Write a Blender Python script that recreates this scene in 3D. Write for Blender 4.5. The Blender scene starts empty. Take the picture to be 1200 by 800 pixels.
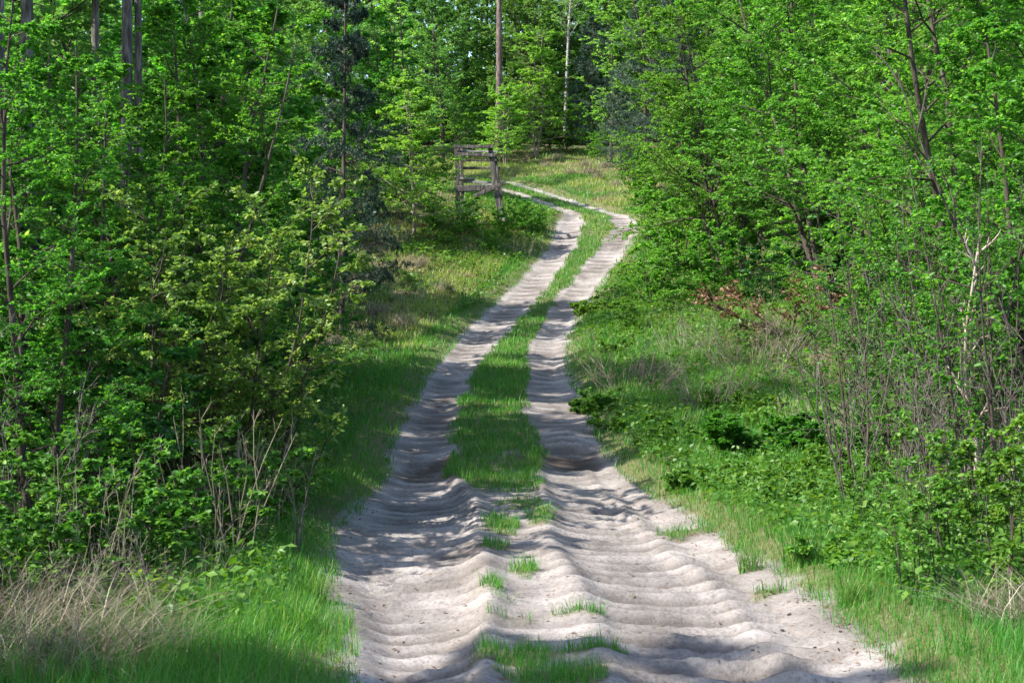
import bpy, bmesh, math
import numpy as np

F = 1667.0          # focal length in pixels of a 1200 px wide picture (50 mm lens)
CAM_H = 1.7
C = bpy.context.scene.collection
PI = math.pi
Z = np.array([0.0, 0.0, 1.0])


# ------------------------------------------------------------------ helpers
def ss(a, b, x):
    t = np.clip((np.asarray(x, float) - a) / (b - a), 0, 1)
    return t * t * (3 - 2 * t)


def _hash(ix, iy, seed):
    n = (ix.astype(np.int64) * 374761393 + iy.astype(np.int64) * 668265263 + seed * 974634777) & 0x7fffffff
    n = ((n ^ (n >> 13)) * 1274126177) & 0x7fffffff
    n = n ^ (n >> 16)
    return (n & 0xffff) / 65535.0


def vnoise(x, y, seed=0):
    x = np.asarray(x, float); y = np.asarray(y, float)
    ix = np.floor(x); iy = np.floor(y)
    fx = x - ix; fy = y - iy
    fx = fx * fx * (3 - 2 * fx); fy = fy * fy * (3 - 2 * fy)
    a = _hash(ix, iy, seed); b = _hash(ix + 1, iy, seed)
    c = _hash(ix, iy + 1, seed); d = _hash(ix + 1, iy + 1, seed)
    return (a + (b - a) * fx) * (1 - fy) + (c + (d - c) * fx) * fy


def fbm(x, y, seed=0, oct=4):
    r = 0; a = 0.5; t = 0
    for i in range(oct):
        r = r + a * vnoise(np.asarray(x) * 2 ** i, np.asarray(y) * 2 ** i, seed + i * 17)
        t += a; a *= 0.5
    return r / t * 2 - 1          # -1..1


def norm(v):
    return v / np.maximum(np.linalg.norm(v, axis=-1, keepdims=True), 1e-9)


def mesh_np(name, verts, faces, mats, attrs=None, smooth=False, fmat=None):
    """faces: list of int arrays (n,3) or (n,4); attrs: {name: per-face float array}"""
    me = bpy.data.meshes.new(name)
    verts = np.ascontiguousarray(verts, dtype=np.float32)
    me.vertices.add(len(verts))
    me.vertices.foreach_set('co', verts.ravel())
    faces = [f for f in faces if len(f)]
    loops = np.concatenate([f.ravel() for f in faces]).astype(np.int32)
    tot = np.concatenate([np.full(len(f), f.shape[1]) for f in faces])
    start = np.concatenate([[0], np.cumsum(tot)[:-1]]).astype(np.int32)
    me.loops.add(len(loops)); me.polygons.add(len(tot))
    me.polygons.foreach_set('loop_start', start)
    me.loops.foreach_set('vertex_index', loops)
    if smooth:
        me.polygons.foreach_set('use_smooth', np.ones(len(tot), dtype=bool))
    for m in (mats if isinstance(mats, (list, tuple)) else [mats]):
        me.materials.append(m)
    if fmat is not None:
        me.polygons.foreach_set('material_index', np.asarray(fmat, dtype=np.int32))
    me.update(calc_edges=True)
    for k, a in (attrs or {}).items():
        dom = 'FACE' if len(a) == len(tot) else 'POINT'
        at = me.attributes.new(k, 'FLOAT', dom)
        at.data.foreach_set('value', np.ascontiguousarray(a, dtype=np.float32))
    return me


def link(name, me, parent=None):
    o = bpy.data.objects.new(name, me)
    C.objects.link(o)
    if parent is not None:
        o.parent = parent
    return o


def tag(o, label, cat=None, group=None, kind=None):
    if label: o['label'] = label
    if cat: o['category'] = cat
    if group: o['group'] = group
    if kind: o['kind'] = kind
    return o


# ------------------------------------------------------------------ materials
def new_mat(name):
    m = bpy.data.materials.new(name); m.use_nodes = True
    nt = m.node_tree
    for n in list(nt.nodes):
        nt.nodes.remove(n)
    out = nt.nodes.new('ShaderNodeOutputMaterial')
    return m, nt, out


def N(nt, typ, **kw):
    n = nt.nodes.new(typ)
    for k, v in kw.items():
        if k.startswith('in_'):
            n.inputs[k[3:].replace('_', ' ')].default_value = v
        else:
            setattr(n, k, v)
    return n


def ramp(nt, fac, stops):
    r = nt.nodes.new('ShaderNodeValToRGB')
    el = r.color_ramp.elements
    while len(el) < len(stops):
        el.new(0.5)
    for e, (p, c) in zip(el, stops):
        e.position = p; e.color = (*c, 1)
    nt.links.new(fac, r.inputs['Fac'])
    return r.outputs['Color']


def leaf_mat(name, cols, trans, tfac=0.42, rough=0.42, spec=0.35):
    """cols: three base colours by the leaf's own tint; trans: multiplies into the light let through"""
    m, nt, out = new_mat(name)
    at = N(nt, 'ShaderNodeAttribute', attribute_name='tint')
    col = ramp(nt, at.outputs['Fac'], [(0.0, cols[0]), (0.55, cols[1]), (1.0, cols[2])])
    oi = N(nt, 'ShaderNodeObjectInfo'); hs = N(nt, 'ShaderNodeHueSaturation')
    r1 = N(nt, 'ShaderNodeMapRange'); r1.inputs['To Min'].default_value = .496; r1.inputs['To Max'].default_value = .512
    r2 = N(nt, 'ShaderNodeMath', operation='FRACT'); r3 = N(nt, 'ShaderNodeMath', operation='MULTIPLY'); r3.inputs[1].default_value = 7.31
    r4 = N(nt, 'ShaderNodeMapRange'); r4.inputs['To Min'].default_value = .84; r4.inputs['To Max'].default_value = 1.2
    nt.links.new(oi.outputs['Random'], r1.inputs['Value']); nt.links.new(oi.outputs['Random'], r3.inputs[0])
    nt.links.new(r3.outputs[0], r2.inputs[0]); nt.links.new(r2.outputs[0], r4.inputs['Value'])
    nt.links.new(r1.outputs[0], hs.inputs['Hue']); nt.links.new(r4.outputs[0], hs.inputs['Value'])
    nt.links.new(col, hs.inputs['Color']); col = hs.outputs['Color']
    pb = N(nt, 'ShaderNodeBsdfPrincipled')
    pb.inputs['Roughness'].default_value = rough
    pb.inputs['Specular IOR Level'].default_value = spec
    nt.links.new(col, pb.inputs['Base Color'])
    tr = N(nt, 'ShaderNodeBsdfTranslucent')
    mu = N(nt, 'ShaderNodeMix', data_type='RGBA', blend_type='MULTIPLY')
    mu.inputs['Factor'].default_value = 1.0
    nt.links.new(col, mu.inputs['A']); mu.inputs['B'].default_value = (*trans, 1)
    nt.links.new(mu.outputs['Result'], tr.inputs['Color'])
    mx = N(nt, 'ShaderNodeMixShader'); mx.inputs['Fac'].default_value = tfac
    nt.links.new(pb.outputs[0], mx.inputs[1]); nt.links.new(tr.outputs[0], mx.inputs[2])
    nt.links.new(mx.outputs[0], out.inputs['Surface'])
    return m


def bark_mat(name, stops, scale=(18, 18, 3), bump=0.6, rough=0.9):
    m, nt, out = new_mat(name)
    tc = N(nt, 'ShaderNodeTexCoord'); mp = N(nt, 'ShaderNodeMapping')
    mp.inputs['Scale'].default_value = scale
    nt.links.new(tc.outputs['Object'], mp.inputs['Vector'])
    no = N(nt, 'ShaderNodeTexNoise'); no.inputs['Scale'].default_value = 1.0
    no.inputs['Detail'].default_value = 5; no.inputs['Roughness'].default_value = 0.65
    nt.links.new(mp.outputs[0], no.inputs['Vector'])
    col = ramp(nt, no.outputs['Fac'], stops)
    pb = N(nt, 'ShaderNodeBsdfPrincipled'); pb.inputs['Roughness'].default_value = rough
    pb.inputs['Specular IOR Level'].default_value = 0.2
    nt.links.new(col, pb.inputs['Base Color'])
    bp = N(nt, 'ShaderNodeBump'); bp.inputs['Strength'].default_value = bump
    bp.inputs['Distance'].default_value = 0.03
    nt.links.new(no.outputs['Fac'], bp.inputs['Height']); nt.links.new(bp.outputs[0], pb.inputs['Normal'])
    nt.links.new(pb.outputs[0], out.inputs['Surface'])
    return m


T = (1.7, 1.55, 0.6)
M = {}
M['leaf_horn'] = leaf_mat('hornbeam_leaf', [(.032, .115, .016), (.066, .21, .026), (.15, .31, .045)], (2.0, 1.9, .8), .52)
M['leaf_bright'] = leaf_mat('fresh_leaf', [(.055, .155, .02), (.112, .28, .036), (.22, .38, .075)], (1.85, 1.75, .85), .55)
M['leaf_pale'] = leaf_mat('pale_young_leaf', [(.09, .19, .03), (.17, .31, .055), (.34, .45, .16)], (1.6, 1.45, .8), .48)
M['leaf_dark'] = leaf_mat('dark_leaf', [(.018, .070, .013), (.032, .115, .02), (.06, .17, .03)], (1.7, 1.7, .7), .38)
M['leaf_far'] = leaf_mat('forest_leaf', [(.052, .14, .034), (.10, .235, .052), (.20, .34, .095)], (1.8, 1.65, .9), .5)
M['leaf_bramble'] = leaf_mat('bramble_leaf', [(.035, .10, .018), (.075, .20, .026), (.17, .31, .05)], (1.7, 1.6, .6), .4, .5, .25)
M['leaf_brown'] = leaf_mat('dry_leaf', [(.10, .05, .031), (.175, .10, .06), (.27, .19, .13)], (1.2, .9, .7), .25, .6, .2)
M['needle'] = leaf_mat('pine_needle', [(.045, .085, .058), (.08, .135, .092), (.14, .20, .13)], (1.2, 1.3, .9), .25, .45, .4)
M['needle_dark'] = leaf_mat('spruce_needle', [(.014, .040, .026), (.026, .062, .040), (.045, .09, .05)], (1.2, 1.3, .9), .2, .45, .4)
M['grass'] = leaf_mat('grass_blade', [(.030, .128, .018), (.064, .205, .023), (.24, .29, .09)], (1.7, 1.6, .6), .4, .45, .3)
M['herb'] = leaf_mat('herb_leaf', [(.045, .13, .018), (.088, .205, .024), (.17, .29, .05)], (1.7, 1.6, .6), .38, .45, .35)
M['straw'] = leaf_mat('dry_straw', [(.15, .125, .09), (.27, .23, .17), (.45, .40, .32)], (1.1, 1., .8), .25, .7, .15)
M['bark'] = bark_mat('grey_brown_bark', [(.3, (.022, .017, .013)), (.52, (.065, .052, .042)), (.75, (.15, .13, .11))])
M['bark_light'] = bark_mat('pale_grey_bark', [(.3, (.09, .07, .055)), (.52, (.22, .18, .15)), (.75, (.38, .33, .29))])
M['bark_pine'] = bark_mat('pine_bark', [(.32, (.03, .022, .02)), (.5, (.125, .09, .08)), (.7, (.27, .20, .18))], (9, 9, 2.5), 1.0)
M['bark_birch'] = bark_mat('birch_bark', [(.38, (.03, .028, .026)), (.5, (.28, .26, .24)), (.75, (.55, .53, .49))], (4, 4, 16), .3, .6)
M['bark_dead'] = bark_mat('dead_wood', [(.3, (.16, .12, .09)), (.5, (.33, .27, .22)), (.75, (.52, .46, .39))])
M['bark_grey'] = bark_mat('grey_pine_bark', [(.32, (.035, .03, .027)), (.5, (.12, .105, .095)), (.7, (.30, .27, .25))], (9, 9, 2.5), 1.0)
M['wood'] = bark_mat('weathered_timber', [(.3, (.025, .022, .02)), (.5, (.08, .07, .064)), (.74, (.24, .22, .20))], (14, 14, 2), .5)
M['wood_light'] = bark_mat('grey_plank', [(.3, (.12, .11, .10)), (.55, (.26, .24, .23)), (.8, (.42, .40, .38))], (3, 14, 14), .4)


M['bark_twig'] = bark_mat('grey_brown_twig', [(.3, (.04, .034, .03)), (.5, (.10, .085, .076)), (.75, (.21, .19, .175))])


def sand_mat():
    m, nt, out = new_mat('loose_sand')
    g = N(nt, 'ShaderNodeNewGeometry')
    n1 = N(nt, 'ShaderNodeTexNoise'); n1.inputs['Scale'].default_value = 1.7; n1.inputs['Detail'].default_value = 6
    n2 = N(nt, 'ShaderNodeTexNoise'); n2.inputs['Scale'].default_value = 34; n2.inputs['Detail'].default_value = 6
    n2.inputs['Roughness'].default_value = .7
    n3 = N(nt, 'ShaderNodeTexNoise'); n3.inputs['Scale'].default_value = 260; n3.inputs['Detail'].default_value = 3
    vo = N(nt, 'ShaderNodeTexVoronoi'); vo.inputs['Scale'].default_value = 30
    for n in (n1, n2, n3, vo):
        nt.links.new(g.outputs['Position'], n.inputs['Vector'])
    base = ramp(nt, n1.outputs['Fac'], [(.32, (.165, .147, .136)), (.5, (.255, .231, .217)), (.68, (.345, .316, .30))])
    fine = ramp(nt, n2.outputs['Fac'], [(.30, (.48, .46, .44)), (.45, (.88, .87, .86)), (.62, (1.1, 1.09, 1.08))])
    mu = N(nt, 'ShaderNodeMix', data_type='RGBA', blend_type='MULTIPLY'); mu.inputs['Factor'].default_value = 1
    nt.links.new(base, mu.inputs['A']); nt.links.new(fine, mu.inputs['B'])
    # crumbs of humus lying on the sand
    crumb = ramp(nt, vo.outputs['Distance'], [(.07, (1, 1, 1)), (.13, (0, 0, 0))])
    cm = N(nt, 'ShaderNodeMath', operation='MULTIPLY'); 
    gate = ramp(nt, n1.outputs['Fac'], [(.48, (0, 0, 0)), (.60, (.75, .75, .75))])
    nt.links.new(crumb, cm.inputs[0]); nt.links.new(gate, cm.inputs[1])
    mc = N(nt, 'ShaderNodeMix', data_type='RGBA'); mc.inputs['B'].default_value = (.07, .05, .04, 1)
    nt.links.new(cm.outputs[0], mc.inputs['Factor']); nt.links.new(mu.outputs['Result'], mc.inputs['A'])
    # ripple shade painted as darker sand, plus random patches of damp brown sand
    dm = N(nt, 'ShaderNodeAttribute', attribute_name='ripple_shade_damp')
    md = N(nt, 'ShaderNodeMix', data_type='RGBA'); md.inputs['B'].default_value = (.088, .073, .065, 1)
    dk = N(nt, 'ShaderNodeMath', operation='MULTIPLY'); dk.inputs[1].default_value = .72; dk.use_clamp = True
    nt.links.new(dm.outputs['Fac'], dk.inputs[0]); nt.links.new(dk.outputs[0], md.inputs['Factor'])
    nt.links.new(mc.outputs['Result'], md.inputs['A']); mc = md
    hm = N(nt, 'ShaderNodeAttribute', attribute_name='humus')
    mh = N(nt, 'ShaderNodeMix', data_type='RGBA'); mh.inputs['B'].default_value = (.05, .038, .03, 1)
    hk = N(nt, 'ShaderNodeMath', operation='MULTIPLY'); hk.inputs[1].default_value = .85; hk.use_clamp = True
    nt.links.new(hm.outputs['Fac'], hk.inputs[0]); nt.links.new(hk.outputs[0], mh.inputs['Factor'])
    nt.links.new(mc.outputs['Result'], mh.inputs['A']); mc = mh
    # soil where the grass strip and the verges are
    at = N(nt, 'ShaderNodeAttribute', attribute_name='soil')
    ms = N(nt, 'ShaderNodeMix', data_type='RGBA')
    soil = ramp(nt, n2.outputs['Fac'], [(.3, (.07, .065, .03)), (.6, (.15, .14, .07)), (.8, (.24, .21, .13))])
    nt.links.new(at.outputs['Fac'], ms.inputs['Factor']); nt.links.new(mc.outputs['Result'], ms.inputs['A'])
    nt.links.new(soil, ms.inputs['B'])
    pb = N(nt, 'ShaderNodeBsdfPrincipled'); pb.inputs['Roughness'].default_value = .95
    pb.inputs['Specular IOR Level'].default_value = .1
    nt.links.new(ms.outputs['Result'], pb.inputs['Base Color'])
    ad = N(nt, 'ShaderNodeMath', operation='MULTIPLY_ADD'); ad.inputs[1].default_value = .25
    nt.links.new(n3.outputs['Fac'], ad.inputs[0]); nt.links.new(n2.outputs['Fac'], ad.inputs[2])
    bp = N(nt, 'ShaderNodeBump'); bp.inputs['Strength'].default_value = .7; bp.inputs['Distance'].default_value = .02
    nt.links.new(ad.outputs[0], bp.inputs['Height']); nt.links.new(bp.outputs[0], pb.inputs['Normal'])
    nt.links.new(pb.outputs[0], out.inputs['Surface'])
    return m


def ground_mat():
    m, nt, out = new_mat('forest_floor')
    g = N(nt, 'ShaderNodeNewGeometry')
    n1 = N(nt, 'ShaderNodeTexNoise'); n1.inputs['Scale'].default_value = .9; n1.inputs['Detail'].default_value = 8
    n2 = N(nt, 'ShaderNodeTexNoise'); n2.inputs['Scale'].default_value = 22; n2.inputs['Detail'].default_value = 6
    for n in (n1, n2):
        nt.links.new(g.outputs['Position'], n.inputs['Vector'])
    a = ramp(nt, n2.outputs['Fac'], [(.3, (.035, .026, .018)), (.5, (.10, .075, .05)), (.68, (.22, .17, .115))])
    b = ramp(nt, n2.outputs['Fac'], [(.3, (.025, .05, .012)), (.6, (.06, .10, .022)), (.8, (.14, .14, .05))])
    f = ramp(nt, n1.outputs['Fac'], [(.42, (0, 0, 0)), (.58, (1, 1, 1))])
    mx = N(nt, 'ShaderNodeMix', data_type='RGBA')
    nt.links.new(f, mx.inputs['Factor']); nt.links.new(a, mx.inputs['A']); nt.links.new(b, mx.inputs['B'])
    pb = N(nt, 'ShaderNodeBsdfPrincipled'); pb.inputs['Roughness'].default_value = 1
    pb.inputs['Specular IOR Level'].default_value = .1
    nt.links.new(mx.outputs['Result'], pb.inputs['Base Color'])
    bp = N(nt, 'ShaderNodeBump'); bp.inputs['Strength'].default_value = .8; bp.inputs['Distance'].default_value = .05
    nt.links.new(n2.outputs['Fac'], bp.inputs['Height']); nt.links.new(bp.outputs[0], pb.inputs['Normal'])
    nt.links.new(pb.outputs[0], out.inputs['Surface'])
    return m


M['sand'] = sand_mat(); M['ground'] = ground_mat()

# ------------------------------------------------------------------ terrain
_zy = np.array([-40, 0, 7.3, 11.8, 14.2, 17.2, 20, 23, 27.5, 33.5, 39, 44, 48.5, 53, 58, 62, 66, 69, 73, 80, 100, 160, 260])
_zz = np.array([-.2, 0, 0, 0, 0, .05, .28, .6, 1.04, 1.72, 2.65, 3.8, 4.92, 6.1, 7.22, 8.25, 9.2, 9.85, 10.6, 12.2, 15, 20, 24])
_yg = np.arange(-40, 261, .25)
_zg = np.interp(_yg, _zy, _zz)
_k = np.hanning(17); _k /= _k.sum()
_zg = np.convolve(np.pad(_zg, 8, mode='edge'), _k, mode='valid')


def z0(y):
    return np.interp(y, _yg, _zg)


# track edges: distance Y, then outer left, inner left, inner right, outer right (metres across)
_e = np.array([[790, 7.3, 395, 565, 720, 1062], [700, 9.45, 392, 572, 690, 955], [640, 11.8, 372, 560, 648, 860],
               [600, 14.2, 415, 560, 645, 795], [560, 17.2, 452, 530, 635, 730], [520, 20, 457, 530, 628, 705],
               [480, 23, 480, 540, 618, 690], [440, 27.5, 500, 553, 622, 667], [400, 33.5, 535, 582, 627, 665],
               [360, 39, 575, 622, 650, 687], [320, 44, 617, 650, 682, 716], [290, 48.5, 642, 674, 704, 738],
               [262, 52.5, 652, 685, 720, 752]], float)
_rows = [[3.0, -.34, -.15, .55, 2.05]] + [[r[1]] + [(p - 600) / F * r[1] for p in r[2:]] for r in _e]
_rows = [[-12.0, 0.1, .4, .9, 2.1]] + _rows
_cp = [((r[2] + r[3]) / 2, r[0], r[1] - (r[2] + r[3]) / 2, r[2] - (r[2] + r[3]) / 2, r[3] - (r[2] + r[3]) / 2, r[4] - (r[2] + r[3]) / 2) for r in _rows]
for px, Y in ((697, 55.2), (662, 58), (617, 61.5), (577, 65), (527, 68), (450, 71), (330, 74), (150, 78), (-200, 86)):
    _cp.append(((px - 600) / F * Y, Y, -1.2, -.5, .5, 1.2))
_cp = np.array(_cp)
_arc = np.concatenate([[0], np.cumsum(np.hypot(np.diff(_cp[:, 0]), np.diff(_cp[:, 1])))])
CU = np.arange(0, _arc[-1], .15)
CT = np.stack([np.interp(CU, _arc, _cp[:, i]) for i in range(6)], 1)
_k = np.hanning(19); _k /= _k.sum()
for i in range(6):
    CT[:, i] = np.convolve(np.pad(CT[:, i], 9, mode='reflect', reflect_type='odd'), _k, mode='valid')
_tg = np.gradient(CT[:, :2], axis=0); CTAN = _tg / np.linalg.norm(_tg, axis=1, keepdims=True)


def pathcoord(x, y):
    x = np.asarray(x, float).ravel(); y = np.asarray(y, float).ravel()
    idx = np.empty(len(x), int)
    st = 3
    cx = CT[::st, 0]; cy = CT[::st, 1]
    for a in range(0, len(x), 20000):
        b = a + 20000
        d = (x[a:b, None] - cx) ** 2 + (y[a:b, None] - cy) ** 2
        idx[a:b] = d.argmin(1) * st
    tx = CTAN[idx, 0]; ty = CTAN[idx, 1]
    dx = x - CT[idx, 0]; dy = y - CT[idx, 1]
    al = dx * tx + dy * ty
    s = dx * ty - dy * tx
    u = CU[idx] + np.clip(al, -.5, .5)
    E = np.stack([np.interp(u, CU, CT[:, k]) for k in (2, 3, 4, 5)], 1)
    yc = np.interp(u, CU, CT[:, 1])
    return u, s, E, yc


def terrain(x, y, pc=None):
    x = np.asarray(x, float); sh = x.shape
    x = x.ravel(); y = np.asarray(y, float).ravel()
    u, s, E, yc = pc or pathcoord(x, y)
    w = 1 - ss(1.2, 3.6, np.abs(s))
    z = z0(y) * (1 - w) + z0(yc) * w
    dl = E[:, 0] - s; dr = s - E[:, 3]          # metres outside the track, left / right
    z = z + ss(-.1, .55, dr) * .12 + np.clip(dr - .6, 0, 6) * .06
    z = z + ss(-.1, .5, dl) * .07 + np.clip(dl - .5, 0, 5) * (.03 + .16 * ss(30, 44, y) * (1 - ss(56, 66, y)))
    z = z + .75 * np.exp(-((x - 6.2) / 2.2) ** 2 - ((y - 30) / 5.) ** 2)
    z = z + .08 * fbm(x * .5, y * .5, 3) * ss(.0, 1.2, np.maximum(dl, dr)) + .25 * fbm(x * .13, y * .13, 9) * ss(1, 5, np.maximum(dl, dr))
    return z.reshape(sh)


def H(x, y):
    return float(terrain(np.array([x]), np.array([y]))[0])


def graded(parts):
    out = []
    for a, b, st in parts:
        out.append(np.arange(a, b, st))
    return np.concatenate(out)


gx = graded([(-140, -30, 6), (-30, -10, 1.), (-10, -4, .3), (-4, 5, .11), (5, 10, .3), (10, 30, 1.), (30, 141, 6)])
gy = graded([(-40, 2, 2), (2, 26, .12), (26, 72, .2), (72, 100, 1), (100, 261, 5)])
GX, GY = np.meshgrid(gx, gy)
x = GX.ravel(); y = GY.ravel()
pc = pathcoord(x, y)
u, s, E, yc = pc
zz = terrain(x, y, pc)
din = np.minimum(s - E[:, 0], E[:, 3] - s)      # inside the track > 0
zz = zz - .3 * ss(-.34, -.05, din) * (yc < 74)
nx, ny = len(gx), len(gy)
ii = np.arange(nx * ny).reshape(ny, nx)
q = np.stack([ii[:-1, :-1], ii[:-1, 1:], ii[1:, 1:], ii[1:, :-1]], -1).reshape(-1, 4)
ground = link('ground', mesh_np('ground', np.stack([x, y, zz], 1), [q], M['ground'], smooth=True))
tag(ground, 'forest floor of brown soil and moss under the trees on both sides of the track', kind='structure')


# ------------------------------------------------------------------ sandy track
def track_soil(x, y, s, E, yc):
    """0 bare sand .. 1 grass-grown soil"""
    nz = fbm(x * 1.6, y * 1.1, 21)
    med = np.minimum(s - E[:, 1], E[:, 2] - s)
    m = ss(-.10, .12, med + .20 * nz + .10 * fbm(x * 5, y * 3, 25, 2) - .10 * ss(24, 29, y) * (1 - ss(44, 48, y)))
    near = ss(14.6, 17.0, y + .9 * fbm(x * 2.4, y * 1.6, 27, 3))
    m = m * (near + (1 - near) * 0)
    # tufts left on the middle of the wide near part
    for tx, ty, ra, rb in TUFTS:
        d = ((x - tx) / ra) ** 2 + ((y - ty) / rb) ** 2
        m = np.maximum(m, .9 * (1 - ss(.2, 1.2, d + .9 * fbm(x * 5, y * 5, 29, 3))))
    m = m * (1 - .7 * ss(.1, .4, fbm(x * .9, y * .45, 31) - .15) * (1 - ss(20, 24, y)))
    out = np.maximum(E[:, 0] - s, s - E[:, 3])
    return np.maximum(m, ss(-.04, .10, out + .10 * nz + .09 * fbm(x * 6, y * 5, 23, 3)))


def at_px(px, py_ground_Y):
    return (px - 600) / F * py_ground_Y


TUFTS = [(at_px(588, 12.9), 12.9, .24, .6), (at_px(632, 13.6), 13.6, .17, .8), (at_px(610, 14.6), 14.6, .25, .5), (at_px(580, 11.6), 11.6, .12, .3), (at_px(615, 10.4), 10.4, .12, .3), (at_px(572, 9.5), 9.55, .1, .22), (at_px(590, 9.3), 9.2, .08, .25),
         (at_px(600, 8.55), 8.62, .24, .18), (at_px(670, 8.6), 8.66, .22, .12), (at_px(615, 7.65), 7.6, .26, .3), (at_px(690, 7.6), 7.7, .24, .18),
         (at_px(640, 7.), 7.05, .3, .3), (at_px(905, 9.6), 9.7, .14, .16), (at_px(800, 12.6), 12.7, .3, .25)]


TROUGH = {}
_lam = .34 + .26 * ss(13, 26, CT[:, 1])
PHT = np.concatenate([[0], np.cumsum(.15 / _lam)[:-1]])


def track_relief(x, y, u, s, E, yc):
    nz = fbm(x * .7, y * .7, 41)
    # two wheel ruts
    rl = (s - E[:, 0]) / np.maximum(E[:, 1] - E[:, 0], .1); rr = (s - E[:, 2]) / np.maximum(E[:, 3] - E[:, 2], .1)
    bl = np.clip(1 - (2 * rl - 1) ** 2, 0, 1); br = np.clip(1 - (2 * rr - 1) ** 2, 0, 1)
    near = 1 - ss(14, 22, y)
    dep = .05 + .05 * near
    z = -dep * (bl + br) 
    # washboard
    wob = .11 * fbm(s * .8 + 7, y * .5, 51, 3) + .05 * fbm(s * 3.2, y * .8, 55, 2)
    lam = .34 + .26 * ss(13, 26, y)
    ph = 2 * PI * (np.interp(u, CU, PHT) + (wob + .06 * s * np.sin(y * .37)) / lam)
    fr = (ph / (2 * PI)) % 1.0
    w1 = np.where(fr < .76, .5 - .5 * np.cos(PI * (fr / .76) ** 1.2), .5 + .5 * np.cos(PI * (fr - .76) / .24))
    ph3 = 2 * PI * (u + wob * 1.3) / .19
    sk = .5 * np.sin(ph3) * vnoise(u * .8, s * 1.1, 67)
    amp = (.030 * near * (1 + .5 * ss(.1, .5, s)) + .036) * (.45 + .95 * vnoise(u * .45 + 3, s * .8, 61))
    mask = np.clip(bl + br, 0, 1) * .8 + .2 + .25 * near
    mask = mask * ss(.08, .5, np.minimum(s - E[:, 0], E[:, 3] - s))
    z = z + .68 * amp * (w1 * 1.45 + .3 * sk - .7) * mask
    TROUGH['v'] = (ss(.92, .25, w1 + .2 * nz) * .95 + ss(.72, .80, fr) * ss(1.02, .92, fr) * 1.1) * np.clip(mask, 0, 1) * ss(.05, .6, vnoise(u * .6 + 9, s * 1.3, 65))  # shade of the ripple troughs and slopes, painted into the sand colour
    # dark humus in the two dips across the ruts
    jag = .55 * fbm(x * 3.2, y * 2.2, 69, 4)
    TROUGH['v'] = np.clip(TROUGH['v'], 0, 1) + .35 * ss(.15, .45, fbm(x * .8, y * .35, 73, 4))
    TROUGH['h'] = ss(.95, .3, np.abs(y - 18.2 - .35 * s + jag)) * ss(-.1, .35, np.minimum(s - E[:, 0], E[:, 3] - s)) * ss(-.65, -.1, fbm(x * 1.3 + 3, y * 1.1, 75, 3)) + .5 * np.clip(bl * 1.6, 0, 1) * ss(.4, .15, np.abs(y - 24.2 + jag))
    # large swells in the deep loose sand of the near right rut
    big = np.exp(-((s - .95) / .7) ** 2) * (1 - ss(11, 14.5, y))
    wb = .30 * fbm(s * .9 + 2, y * .4, 71, 3)
    ph2 = 2 * PI * (u + wb + .12 * s) / .78
    z = z + .022 * big * (1 - np.abs(np.sin(ph2 / 2)) ** 1.2 * 1.4)
    # scalloped long ridges beside the ruts
    ridge = np.exp(-((rl - 1.02) / .10) ** 2) + np.exp(-((rr + .03) / .08) ** 2) + np.exp(-((rr - .62) / .07) ** 2) * .9
    z = z + near * .045 * ridge * (.5 + vnoise(u * 1.3, s * 2, 77))
    # a small ledge across the right rut
    z = z + .10 * ss(19.35, 19.6, y + .25 * nz) * (1 - ss(20.2, 22.5, y)) * br
    z = z - .035 * np.exp(-((y - 18.7 + .8 * nz) / .5) ** 2) * br - .03 * np.exp(-((y - 17.9 + .8 * nz) / .5) ** 2) * bl
    # lumps and crumbs
    z = z + .012 * fbm(x * 4.5, y * 4.5, 81, 3) + .009 * fbm(x * 15, y * 15, 85, 2)
    # tread of tyres and feet left in the firmer parts
    z = z + .007 * np.sign(np.sin(2 * PI * (u * 9 + .4 * np.sin(s * 22)))) * ss(.12, .4, fbm(x * .9 + 4, y * .6, 87, 2)) * np.clip(bl + br, 0, 1)
    return z


vr = graded([(3.4, 11, .022), (11, 18, .035), (18, 34, .045), (34, 60, .09), (60, 74, .15)])
# rows along the centre line by its y
_yc = CT[:, 1]
ur = np.interp(vr, _yc, CU)
tc = np.linspace(0, 1, 151)
cx = np.interp(ur, CU, CT[:, 0]); cy = np.interp(ur, CU, CT[:, 1])
tx = np.interp(ur, CU, CTAN[:, 0]); ty = np.interp(ur, CU, CTAN[:, 1])
e0 = np.interp(ur, CU, CT[:, 2]) - .7; e3 = np.interp(ur, CU, CT[:, 5]) + .7
S = e0[:, None] + (e3 - e0)[:, None] * tc[None, :]
X = cx[:, None] + S * ty[:, None]; Y = cy[:, None] - S * tx[:, None]
x = X.ravel(); y = Y.ravel(); s = S.ravel(); u = np.repeat(ur, len(tc)); yc = np.repeat(cy, len(tc))
E = np.stack([np.interp(u, CU, CT[:, k]) for k in (2, 3, 4, 5)], 1)
base = terrain(x, y, (u, s, E, yc))
soil = track_soil(x, y, s, E, yc)
din = np.minimum(s - E[:, 0], E[:, 3] - s)
def track_top(x, y, u, s, E, yc, soil):
    din = np.minimum(s - E[:, 0], E[:, 3] - s)
    lift = .012 - .2 * ss(.50, .68, -din) + .03 * ss(-.05, .25, -din)
    return lift + track_relief(x, y, u, s, E, yc) * ss(-.02, .35, din) * (1 - .35 * soil) + .02 * soil * ss(.1, .3, din)


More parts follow.
